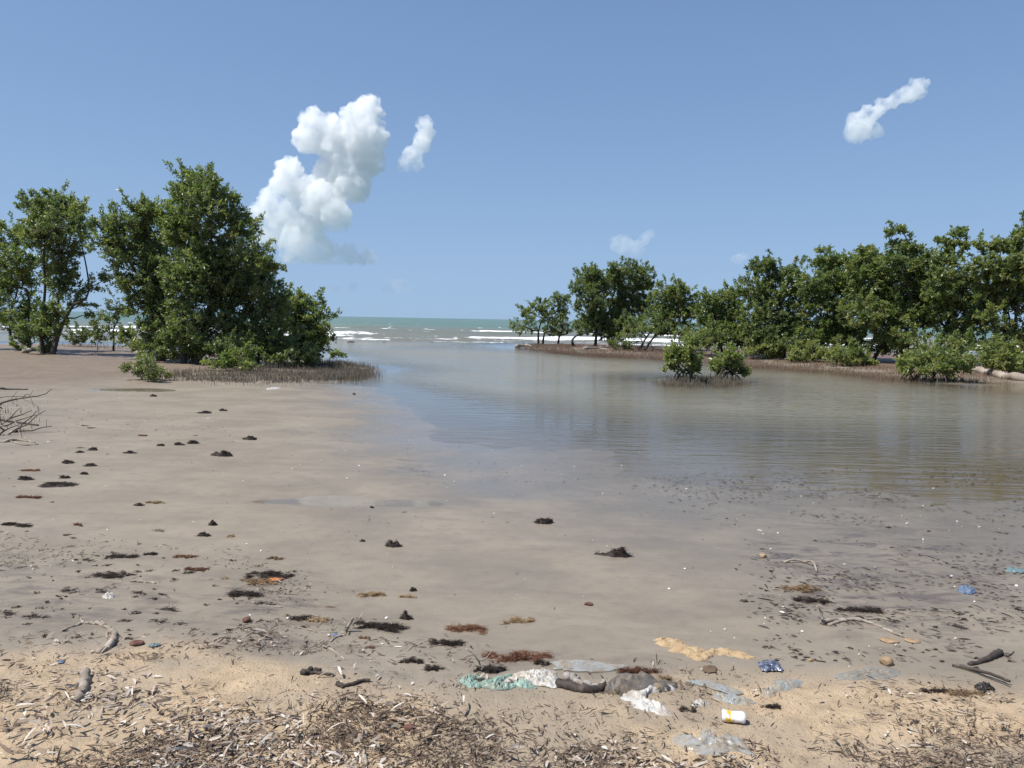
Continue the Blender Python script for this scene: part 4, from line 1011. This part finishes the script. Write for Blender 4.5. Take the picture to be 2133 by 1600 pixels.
stick("dead_branch", "white weathered branch lying lowest at the left edge", "branch", [([(-60, 918), (0, 922), (30, 918), (60, 920), (72, 923)], .024, .010), ([(20, 919), (50, 928), (80, 926)], .010, .006), ([(10, 876), (30, 890, .1), (45, 915)], .006, .004)], WOOD, DB, 22)
stick("dead_branch", "long dark stick lying flat on the far left sand", "branch", [([(-60, 812), (0, 812), (58, 812)], .03, .015)], DARKWOOD, DB, 23)
stick("dead_branch", "grey bent dead branch leaning before the left thicket", "branch", [([(338, 752), (338, 715, .8), (345, 695, 1.0), (370, 682, 1.2), (392, 672, 1.4)], .03, .012), ([(385, 675), (396, 664, 1.4)], .010, .005), ([(388, 674), (398, 688, 1.3)], .009, .004)], BARK_GREY, None, 24)
stick("driftwood_log", "white log on the bank beside the stems of the round crowned mangrove", "driftwood", [([(50, 736), (62, 732), (72, 731)], .09, .06)], WOOD, seed=25)
stick("driftwood_log", "long bleached log on the bank at the right edge", "driftwood", [([(2022, 771), (2060, 780), (2100, 790), (2160, 796)], .10, .14)], WOOD, seed=26, sides=9)
stick("driftwood_log", "brown stump of driftwood off the tip of the right spit", "driftwood", [([(1076, 724), (1092, 721), (1108, 722)], .12, .07), ([(1092, 721), (1088, 708, .6)], .03, .015)], BARK_GREY, seed=27)
stick("driftwood_log", "tangled fallen log on the spit below the pale leaning mangrove", "driftwood", [([(1215, 728), (1250, 726), (1285, 722)], .10, .06), ([(1250, 727), (1270, 729)], .05, .03)], BARK_GREY, seed=28)

# -- puddles and a tangle of twigs
m = Mat("puddle_water")
nn = m.bump(m.noise(9, 2), .2, .004)
fr_ = m.n("Fresnel", {"IOR": 1.33, "Normal": nn}).outputs[0]
PUD = m.surf(m.n("MixShader", {0: fr_, 1: m.n("BsdfTransparent", {"Color": (.97, .97, .96)}), 2: m.n("BsdfGlossy", {"Roughness": .03, "Normal": nn})}))
for lab, k0, ax, ay in (("shallow puddle on the left mud", (0, 1), 1.25, .32), ("thin puddle on the far left sand", (2,), 1.3, .5)):
    c = np.mean([PUDDLES[k][0] for k in k0], 0); a_ = np.arange(60) * 2 * math.pi / 60
    if len(k0) > 1: c = PUDDLES[0][0] + np.array([.12, .02, 0])
    O = np.column_stack([c[0] + ax * np.cos(a_), c[1] + ay * np.sin(a_)])
    zz = gz(c[0], c[1])[0] + PUDDLES[k0[0]][3] * .42
    V = np.concatenate([[[c[0], c[1], zz]], np.column_stack([O, np.full(60, zz)])])
    o = mk("puddle", V, np.array([(0, 1 + k, 1 + (k + 1) % 60) for k in range(60)]), PUD); tag(o, lab, kind="structure")
r_ = np.random.default_rng(77); mb = MB(); B0 = ground(20, 890)
for k in range(40):
    a_ = ground(r_.uniform(-80, 25), r_.uniform(850, 915)); L_ = r_.uniform(.2, .6); an = r_.random() * 6.28
    e_ = a_ + np.array([math.cos(an) * L_, math.sin(an) * L_ * .8, r_.uniform(.0, .35)])
    mb.tube(curve_pts(a_ - np.array([0, 0, .02]), e_, 5, .04, r_, -.05) - B0, np.linspace(.012, .004, 5), 4, r_.random(), cap=False)
o = mb.build("brush_pile", DARKWOOD); o.location = B0
tag(o, "tangle of dead twigs on the sand at the left edge", "twigs", kind="stuff")
# -- rocks on the bar and stones on the beach
def stone(name, label, cat, px, py, w, hfac, mat, seed, group=None, flatten=.8):
    r_ = np.random.default_rng(seed); c = ground(px, py); s = np.linalg.norm(c - cam_pos) / F_PX; r = w * s / 2
    import bmesh
    bm = bmesh.new(); bmesh.ops.create_icosphere(bm, subdivisions=3, radius=1.0)
    V = np.array([v.co[:] for v in bm.verts]); Fc = np.array([[v.index for v in f.verts] for f in bm.faces]); bm.free()
    for k in range(7):      # knock flat facets off
        d = unit(r_.normal(size=3)); cut = r_.uniform(.62, .9); q = V @ d; V = V - np.outer(np.maximum(q - cut, 0), d)
    V = V * (1 + .06 * fbm(V[:, 0] * 3, V[:, 1] * 3 + V[:, 2] * 2, seed, 3)[:, None])
    V = V * np.array([r, r * flatten, r * hfac])
    base = np.array([c[0], c[1], max(gz(c[0], c[1])[0], -.05)])
    o = mk(name, V + np.array([0, 0, r * hfac * .55]), Fc, mat, None, True, {"tint": np.clip(.5 + .4 * fbm(V[:, 0] * 2 / r, V[:, 1] * 2 / r, seed, 2), 0, 1)})
    o.location = base
    return tag(o, label, cat, group)
stone("stone", "orange stone behind the dusty grey plastic bag", "stone", 1846, 1384, 25, .72, STONE, 1)
stone("stone", "shiny red brown stone left of the algae row", "stone", 515, 1296, 18, .8, RUST, 2)
stone("stone", "flat reddish stone in the sand beside the driftwood branch", "stone", 285, 1342, 26, .35, RUST, 3)
stone("stone", "small yellow lump at the edge of the dark right mud", "stone", 1588, 1160, 16, .6, STONE, 4)
stone("stone", "small brown oval stone on the open mud right of centre", "stone", 1226, 1260, 19, .35, RUST, 5)
stone("stone", "tiny ochre pebble left of the dusty grey bag", "stone", 1688, 1377, 10, .7, STONE, 6)
stone("stone", "low reddish slab set in the right mud, left of two", "stone", 1852, 1336, 34, .16, STONE, 7)
stone("stone", "low reddish slab set in the right mud, right of two", "stone", 1900, 1336, 28, .16, STONE, 8)
stone("stone", "reddish dry nut lying on the sand below the charred strip", "stone", 853, 1518, 22, .5, RUST, 9)
RG2 = "rocks on the bar before the surf"
for i, (lab, x, y, w) in enumerate([("largest dark rock on the bar before the surf", 731, 713, 16), ("flat dark rock right along the bar", 900, 713, 11), ("small dark rock between the others on the bar", 800, 713, 10), ("dark rock at the surf left of the thicket's gap", 293, 716, 12)]):
    stone("rock", lab, "rock", x, y, w, .35, ROCK, 30 + i, RG2, .8)

# -- plastic and other rubbish
PG = "plastic rubbish along the wrack line"
sheet("plastic_sheet", "crumpled mint green plastic sheet in the wrack line", "plastic sheet", [[(956, 1420), (966, 1411), (990, 1408), (1006, 1413), (998, 1418), (975, 1419), (964, 1428)], [(960, 1425), (980, 1434), (1000, 1434), (1004, 1428), (985, 1424), (970, 1420)], [(998, 1424), (1040, 1412), (1066, 1407), (1068, 1413), (1040, 1423), (1010, 1429)], [(996, 1429), (1040, 1427), (1072, 1429), (1062, 1437), (1030, 1438)]], P_MINT, .035, .04, 30, 1, PG)
sheet("plastic_sheet", "mint green plastic scrap at the end of the white crumpled film", "plastic sheet", [[(1068, 1422), (1085, 1418), (1112, 1428), (1118, 1434), (1085, 1433)]], P_MINT, .035, .03, 24, 2, PG)
sheet("plastic_film", "white crumpled film next to the mint green plastic", "plastic film", [[(1055, 1420), (1080, 1405), (1120, 1402), (1158, 1400), (1165, 1420), (1160, 1434), (1120, 1430), (1085, 1422)]], P_WHITE, .05, .05, 24, 3, PG)
sheet("plastic_film", "clear film lying on the mud above the grey sack", "plastic film", [[(1148, 1384), (1175, 1378), (1225, 1379), (1290, 1388), (1300, 1396), (1230, 1402), (1170, 1398), (1150, 1392)]], P_CLEAR, .012, .018, 16, 4, PG)
def lump(name, label, cat, pts, mat, seed, group=None):
    mb = MB(); base = ground(*pts[0][:2])
    for k, (x, y, w, h) in enumerate(pts):
        c = ground(x, y); s = np.linalg.norm(c - cam_pos) / F_PX
        mound(mb, c, w * s / 2, w * s * .30, h, seed + k, .5, 0, rings=9, seg=26, lump=.25)
    o = mb.build(name, mat, off=base); o.location = base
    return tag(o, label, cat, group)
lump("sack", "big rounded grey sack caked with mud beside the white bag", "sack", [(1318, 1436, 108, .085), (1365, 1430, 90, .055), (1285, 1440, 50, .07)], P_SACK, 700)
stick("driftwood_log", "smooth dark grey wooden club lying left of the grey sack", "driftwood", [([(1162, 1427), (1185, 1434), (1215, 1440), (1245, 1440), (1268, 1436)], .022, .016)], DARKWOOD, seed=31, sides=9)
stick("driftwood_log", "bent grey root above the dark wooden club", "driftwood", [([(1178, 1414), (1195, 1418), (1208, 1426), (1235, 1431), (1252, 1428), (1258, 1418)], .020, .007)], BARK_GREY, seed=32)
sheet("plastic_bag", "white plastic bag curling in front of the grey sack", "plastic bag", [[(1294, 1452), (1305, 1438), (1345, 1430), (1340, 1455), (1370, 1472), (1400, 1482), (1392, 1493), (1355, 1484), (1315, 1468)], [(1330, 1436), (1365, 1428), (1398, 1430), (1400, 1440), (1360, 1442), (1340, 1452)]], P_WHITE, .05, .035, 12, 5, PG)
sheet("plastic_film", "blue grey film torn open on the sand, larger piece", "plastic film", [[(1482, 1448), (1510, 1446), (1545, 1452), (1578, 1464), (1560, 1469), (1530, 1468), (1495, 1460)]], P_BLUEGREY, .03, .03, 18, 6, PG)
sheet("plastic_film", "thin blue grey strip behind the larger blue grey film", "plastic film", [[(1436, 1424), (1465, 1419), (1482, 1426), (1510, 1432), (1545, 1444), (1520, 1448), (1480, 1436)]], P_BLUEGREY, .010, .014, 18, 7, PG)
sheet("plastic_film", "small white scrap left of the larger blue grey film", "plastic film", [[(1440, 1470), (1456, 1456), (1478, 1465), (1465, 1470)]], P_WHITE, .03, .015, 20, 8, PG)
sheet("plastic_film", "pale blue film in front of the foil packet", "plastic film", [[(1610, 1422), (1635, 1412), (1672, 1418), (1668, 1430), (1625, 1444), (1614, 1436)]], P_BLUEGREY, .03, .02, 18, 9, PG)
sheet("plastic_film", "glassy crumpled film left of the pale blue film", "plastic film", [[(1588, 1440), (1600, 1432), (1618, 1440), (1612, 1452), (1592, 1450)]], P_CLEAR, .035, .03, 26, 10, PG)
sheet("foil_packet", "dark silver foil packet on the mud", "packet", [[(1578, 1382), (1600, 1379), (1620, 1381), (1630, 1398), (1610, 1400), (1588, 1399)]], FOIL, .02, .018, 26, 11, PG)
sheet("plastic_bag", "long dusty grey plastic bag lying below the orange stone", "plastic bag", [[(1732, 1410), (1755, 1402), (1800, 1394), (1850, 1388), (1878, 1398), (1882, 1406), (1850, 1416), (1790, 1418), (1750, 1418)]], P_GREY, .055, .02, 14, 12, PG)
sheet("plastic_film", "curved clear film half covered by leaf litter, lowest in the picture", "plastic film", [[(1404, 1540), (1410, 1528), (1425, 1540), (1460, 1552), (1520, 1548), (1515, 1532), (1545, 1545), (1565, 1560), (1566, 1574), (1530, 1566), (1480, 1574), (1430, 1562)], [(1460, 1526), (1475, 1522), (1492, 1536), (1475, 1542), (1462, 1536)]], P_CLEAR, .05, .035, 13, 13, PG)
sheet("plastic_scrap", "bright blue plastic scrap on the right mud", "plastic scrap", [[(1994, 1230), (2008, 1224), (2026, 1230), (2032, 1237), (2010, 1238)]], P_BLUE, .05, .05, 22, 14, PG)
sheet("plastic_scrap", "cyan strap on the mud at the right edge", "plastic scrap", [[(2096, 1184), (2110, 1186), (2150, 1190), (2150, 1196), (2110, 1192), (2098, 1190)]], P_CYAN, .04, .03, 22, 15, PG)
sheet("plastic_scrap", "small turquoise scrap on the sand right of the driftwood branch", "plastic scrap", [[(308, 1346), (322, 1343), (335, 1344), (330, 1348), (315, 1350)]], P_CYAN, .012, .012, 30, 16, PG)
sheet("plastic_scrap", "blue bottle cap scrap left of the pale log", "plastic scrap", [[(120, 1381), (126, 1377), (134, 1379), (131, 1383), (122, 1384)]], P_BLUE, .016, .006, 30, 17, PG)
sheet("plastic_scrap", "tiny light blue scrap between the sticks", "plastic scrap", [[(692, 1324), (699, 1321), (704, 1324), (698, 1328)]], P_BLUE, .012, .006, 30, 18, PG)
sheet("plastic_scrap", "black crumpled plastic lump at the far right of the sand", "plastic scrap", [[(2030, 1430), (2045, 1426), (2062, 1427), (2073, 1440), (2062, 1438), (2048, 1446), (2036, 1438)]], P_BLACK, .045, .035, 24, 19, PG)
sheet("card_scrap", "square brown card scrap on the mud below the sand crusts", "card", [[(1467, 1391), (1489, 1390), (1490, 1402), (1468, 1402)]], P_CARD, .006, .006, 14, 20)
sheet("plastic_scrap", "white scrap lying on the far sand by the root stubble", "plastic scrap", [[(556, 809), (580, 807), (584, 810), (558, 812)]], P_WHITE, .05, .03, 8, 21, PG)
sheet("plastic_scrap", "white tangled scrap on the left mud above the driftwood branch", "plastic scrap", [[(212, 1244), (225, 1236), (238, 1238), (236, 1246), (220, 1248)]], P_WHITE, .03, .03, 24, 22, PG)
sheet("leaf", "single bright orange leaf on the left algae heap", "leaf", [[(546, 1214), (560, 1207), (590, 1207), (572, 1213)]], ramp_mat("orange_leaf", [(.34, .12, .04), (.50, .20, .07)], .6, 30, .4), .02, .012, 14, 23)

# -- crushed drink can: body, lid, tab
def can(px, py):
    c = ground(px, py); r = .026; Lc = .092
    root = empty("drink_can", c); root.rotation_euler = (0, 0, math.radians(-12))
    tag(root, "crushed white drink can with yellow print on the sand", "can")
    prof = [(-.5, .78), (-.47, .90), (-.42, 1.0), (-.2, 1.0), (-.05, .93), (.1, .97), (.3, 1.0), (.42, 1.0), (.47, .88), (.5, .80)]
    seg = 28; a = np.arange(seg) * 2 * math.pi / seg; V = []
    for x, q in prof:
        dent = 1 - .6 * math.exp(-((x + .05) / .2) ** 2) * np.maximum(np.sin(a - .5), 0) ** 2 - .2 * math.exp(-((x - .25) / .12) ** 2) * np.maximum(np.sin(a - 2.1), 0)
        V.append(np.stack([np.full(seg, x * Lc), r * q * np.cos(a) * (1.12), r * q * np.sin(a) * dent * .86 + r * .8], 1))
    V = np.concatenate(V); n = len(prof); idx = np.arange(n * seg).reshape(n, seg)
    f4 = np.stack([idx[:-1], np.roll(idx[:-1], -1, 1), np.roll(idx[1:], -1, 1), idx[1:]], -1).reshape(-1, 4)
    mk("body", V, f4, CAN, root, True)
    for nm, row, inset in (("lid", 0, .004), ("base", n - 1, -.004)):
        ring = V[idx[row]]; cc = ring.mean(0); inn = cc + (ring - cc) * .86 + np.array([inset, 0, 0])
        W = np.concatenate([ring + np.array([-.0004 if row == 0 else .0004, 0, 0]), inn, [cc + np.array([inset, 0, 0])]])
        k = np.arange(seg); k2 = (k + 1) % seg
        mk(nm, W, [np.stack([k, k2, k2 + seg, k + seg], 1), np.stack([k + seg, k2 + seg, np.full(seg, 2 * seg)], 1)], ALU, root, True)
    mb = MB(); t = np.linspace(0, 2 * math.pi, 14); cc = V[idx[0]].mean(0)
    mb.tube(np.stack([np.full(14, -Lc * .5 + .002), cc[1] + .009 * np.cos(t), cc[2] + .006 + .012 * np.sin(t) * .6], 1), .0016, 5); mb.build("pull_tab", ALU, root)
can(1527, 1503)

# ------------------------------------------------------------------ flecks, streaks, shells, leaf litter (uncountable)
def strips(p, ang, ln, wd, curl, tint, lift=.002, heap=None, r_=None):
    """small curled strips lying on the ground: 3 cross sections each; returns V,F,T"""
    n = len(p); d = np.stack([np.cos(ang), np.sin(ang), np.zeros(n)], 1); e = np.stack([-d[:, 1], d[:, 0], np.zeros(n)], 1)
    roll = r_.normal(size=n) * .6; e = e * np.cos(roll)[:, None] + np.array([0, 0, 1]) * np.sin(roll)[:, None]
    tilt = r_.normal(size=n) * .18; bend = r_.normal(size=n) * .25
    rows = []
    for u, ww in ((-.5, .35), (-.18, 1.0), (.2, .95), (.5, .2)):
        c = p + d * (u * ln)[:, None] + np.stack([-d[:, 1], d[:, 0], 0 * ang], 1) * (bend * (u * u) * ln)[:, None]
        c[:, 2] += lift + curl * ln * (.25 - u * u) * 2 + np.abs(tilt) * ln * .5 + tilt * u * ln + np.abs(np.sin(roll)) * wd * .4
        rows += [c - e * (wd * ww * .5)[:, None], c + e * (wd * ww * .5)[:, None]]
    V = np.stack(rows, 1); V[:, :, 2] = np.maximum(V[:, :, 2], (p[:, 2] + .0008)[:, None])
    i = np.arange(n) * 8
    F = np.concatenate([np.stack([i + 2 * k, i + 2 * k + 1, i + 2 * k + 3, i + 2 * k + 2], 1) for k in range(3)])
    return V.reshape(-1, 3), F, np.repeat(tint, 8)
def dens_scatter(poly, per_m2, seed, nf, thr, soft=.25, cap=60000):
    r_ = np.random.default_rng(seed)
    p = scatter(poly, per_m2, r_, cap=cap)
    nz = fbm(p[:, 0] * nf, p[:, 1] * nf * 1.35, seed + 7, 4) if nf else np.ones(len(p))
    keep = r_.random(len(p)) < sstep(thr - soft, thr + soft, nz)
    return p[keep], r_
def strip_stuff(name, label, cat, polys, lnr, wdr, mat, seed, tint=(.4, .25), ang=None, curl=(.0, .12), heap=0.0, group=None):
    VV, FF, TT, n0 = [], [], [], 0
    for k, (poly, per, nf, thr) in enumerate(polys):
        p, r_ = dens_scatter(poly, per, seed + k, nf, thr)
        if not len(p): continue
        n = len(p)
        if heap: p[:, 2] += heap * r_.random(n) ** 2 * np.clip(.5 + fbm(p[:, 0] * 2.5, p[:, 1] * 2.5, seed, 2), 0, 1.2)
        p[:, 2] = np.maximum(p[:, 2], 0)
        a = r_.random(n) * 6.283 if ang is None else ang + r_.normal(size=n) * .35
        v, f, t = strips(p, a, np.clip(np.exp(r_.normal(math.log((lnr[0] + lnr[1]) * .42), .5, n)), lnr[0] * .6, lnr[1] * 1.9), r_.uniform(*wdr, n), r_.uniform(*curl, n), np.clip(r_.normal(tint[0], tint[1], n), 0, 1), r_=r_)
        VV.append(v); FF.append(f + n0); TT.append(t); n0 += len(v)
    o = mk(name, np.concatenate(VV), np.concatenate(FF), mat, None, False, {"tint": np.concatenate(TT)})
    tag(o, label, cat, group, "stuff"); return o
ALLMUD = [(-50, 1420), (2180, 1420), (2180, 1050), (1500, 1010), (1100, 960), (900, 930), (700, 830), (-50, 800)]
RIGHT = [(1600, 1400), (2200, 1420), (2200, 960), (1800, 960), (1300, 985), (1500, 1080), (1570, 1200)]
BOTTOM = [(-80, 1680), (2220, 1680), (2220, 1440), (1500, 1400), (1000, 1440), (430, 1370), (0, 1370), (-80, 1360)]
strip_stuff("mud_debris", "sparse dark flecks scattered over the open mud", "debris", [(ALLMUD, 9, .7, .1), ([(-50, 1420), (900, 1420), (700, 1150), (-50, 1100)], 50, 1.6, .05), ([(-50, 1120), (500, 1100), (450, 850), (100, 830), (-50, 830)], 10, 1.1, .1), ([(880, 1020), (1400, 1040), (1420, 985), (1000, 950), (850, 960)], 40, 2.0, .1)],
            (.006, .04), (.002, .010), FLECK, 801, (.35, .25))
strip_stuff("mud_debris", "dark combed streaks of weed across the right hand mud", "debris", [(RIGHT, 210, 1.3, .0), ([(1580, 1380), (2180, 1400), (2180, 1180), (1620, 1130)], 520, 2.2, .05)], (.008, .06), (.002, .009), FLECK, 802, (.3, .2), ang=-.42)
strip_stuff("mud_debris", "brown scraps and straw over the left middle mud", "debris", [([(-60, 1400), (480, 1380), (640, 1290), (680, 1190), (430, 1130), (-60, 1110)], 800, 1.6, .08), ([(450, 1390), (930, 1410), (1050, 1380), (760, 1280), (520, 1260)], 560, 2.0, .05), ([(850, 1430), (1650, 1450), (1600, 1390), (1180, 1395), (900, 1400)], 260, 3, .1)],
            (.01, .06), (.002, .008), LITTER, 803, (.30, .24))
strip_stuff("shell_bits", "tiny white shell bits scattered over the mud", "shells", [(ALLMUD, 2.4, 0, 0), ([(1500, 1400), (2180, 1420), (2180, 1000), (1500, 1000)], 5, 0, 0), ([(860, 900), (1400, 910), (1400, 1020), (860, 1000)], 2.5, 0, 0)], (.008, .022), (.006, .016), SHELL, 804, (.5, .3))
strip_stuff("sand_grit", "dark grit and crumbs sprinkled on the dry sand", "debris", [(BOTTOM, 1500, 1.4, -.12)], (.002, .006), (.002, .005), FLECK, 805, (.4, .25))
LIT = [([(-80, 1680), (620, 1680), (600, 1560), (430, 1500), (330, 1440), (-80, 1390)], 900, 1.7, .08), ([(300, 1680), (1120, 1680), (1080, 1585), (980, 1520), (650, 1480), (400, 1500)], 1100, 1.8, .05),
       ([(1050, 1680), (1650, 1680), (1580, 1580), (1460, 1570), (1180, 1580)], 1300, 1.5, .0), ([(1650, 1680), (2220, 1680), (2220, 1520), (1950, 1545), (1790, 1520)], 900, 1.8, .05),
       ([(-80, 1400), (230, 1400), (420, 1350), (330, 1330), (-80, 1345)], 420, 2.2, .1), (BOTTOM, 120, 1.6, .1), ([(500, 1380), (820, 1380), (760, 1320), (520, 1300)], 260, 2.2, .1), ([(930, 1450), (1150, 1446), (1120, 1430), (940, 1428)], 700, 2, -.3), ([(1390, 1480), (1480, 1475), (1460, 1440), (1400, 1450)], 900, 3, .0), ([(1560, 1490), (1650, 1490), (1640, 1465), (1570, 1465)], 900, 3, .0), ([(2010, 1500), (2070, 1500), (2060, 1462), (2015, 1465)], 2000, 0, 0)]
strip_stuff("leaf_litter", "pale and brown dry leaves drifted over the nearest sand", "leaf litter", [(a, b * 3.0, c, d) for a, b, c, d in LIT], (.014, .045), (.004, .011), LITTER, 810, (.56, .26), heap=.03, curl=(0, .2))
strip_stuff("leaf_litter", "dark rotted straw underneath the drifted leaves", "leaf litter", [(a, b * 7, c, d - .03) for a, b, c, d in LIT], (.014, .05), (.002, .006), LITTER, 840, (.26, .16), heap=.016)
def tufts(label, polys, seed, mat, wmin, wmax, tint):
    r_ = np.random.default_rng(seed); mb = MB(); n = 0
    for k, (poly, per, nf, thr) in enumerate(polys):
        p, _ = dens_scatter(poly, per, seed + k, nf, thr)
        for q in p[:170]:
            w = r_.uniform(wmin, wmax) * r_.choice([.6, 1, 1.6], p=[.5, .35, .15]); n += 1
            V = mound(mb, q, w, w * r_.uniform(.25, .6), w * r_.uniform(.10, .25), seed + n, np.clip(tint + r_.normal() * .2, 0, 1), r_.normal() * .4 - .1, rings=4, seg=12, lump=.9)
            strands(mb, V, int(r_.uniform(8, 22)), w * .7, .0016, r_, tint + .1)
    o = mb.build("wrack_tufts", mat, smooth=False); tag(o, label, "seaweed", "stray wrack", "stuff")
tufts("stray dark weed tufts along the left wrack line", [([(-60, 1330), (420, 1330), (700, 1390), (900, 1400), (760, 1270), (640, 1170), (300, 1130), (-60, 1100)], 55, 1.2, .10), ([(-60, 1120), (420, 1110), (300, 880), (80, 850), (-60, 930)], 3.5, .8, .1)], 1201, WEED, .015, .05, .4)
tufts("stray brown weed tufts along the left wrack line", [([(-60, 1330), (420, 1330), (700, 1390), (1000, 1400), (760, 1270), (640, 1170), (300, 1130), (-60, 1100)], 20, 1.2, .12)], 1230, WEED_TAN, .015, .045, .25)
tufts("stray dark weed tufts over the right hand mud", [([(1600, 1390), (2180, 1400), (2180, 1080), (1560, 1080)], 20, 1.2, .1)], 1260, WEED, .012, .04, .4)
# the leaves that show largest, each one a thing
r_ = np.random.default_rng(870)
pts = []
for k, (poly, per, nf, thr) in enumerate(LIT[:4]):
    p, _ = dens_scatter(poly, 420, 900 + k, nf, thr + .05); pts.append(p)
pts = np.concatenate(pts); ux, uy = proj(pts); ok = (ux > 5) & (ux < 2128) & (uy > 1430) & (uy < 1592)
pts = pts[ok]; r_.shuffle(pts); pts = pts[:230]
leafm = []
for k in range(8):
    v, f, t = strips(np.zeros((1, 3)), np.zeros(1), r_.uniform(.04, .07, 1), r_.uniform(.007, .013, 1), r_.uniform(.05, .25, 1), np.array([(.45, .62, .70, .80, .92, .6, .5, .3)[k]]), r_=r_)
    leafm.append(mk("dry_leaf", v, f, LITTER, smooth=True, attrs={"tint": t}, link=False))
for k, p in enumerate(pts):
    o = bpy.data.objects.new("dry_leaf", leafm[k % 8]); COL.objects.link(o)
    o.location = (p[0], p[1], p[2] + .012 + .02 * r_.random()); o.rotation_euler = (r_.normal() * .25, r_.normal() * .25, r_.random() * 6.28)
    tag(o, "curled dry leaf lying loose on the nearest leaf litter", "leaf", "large dry leaves on the nearest litter")
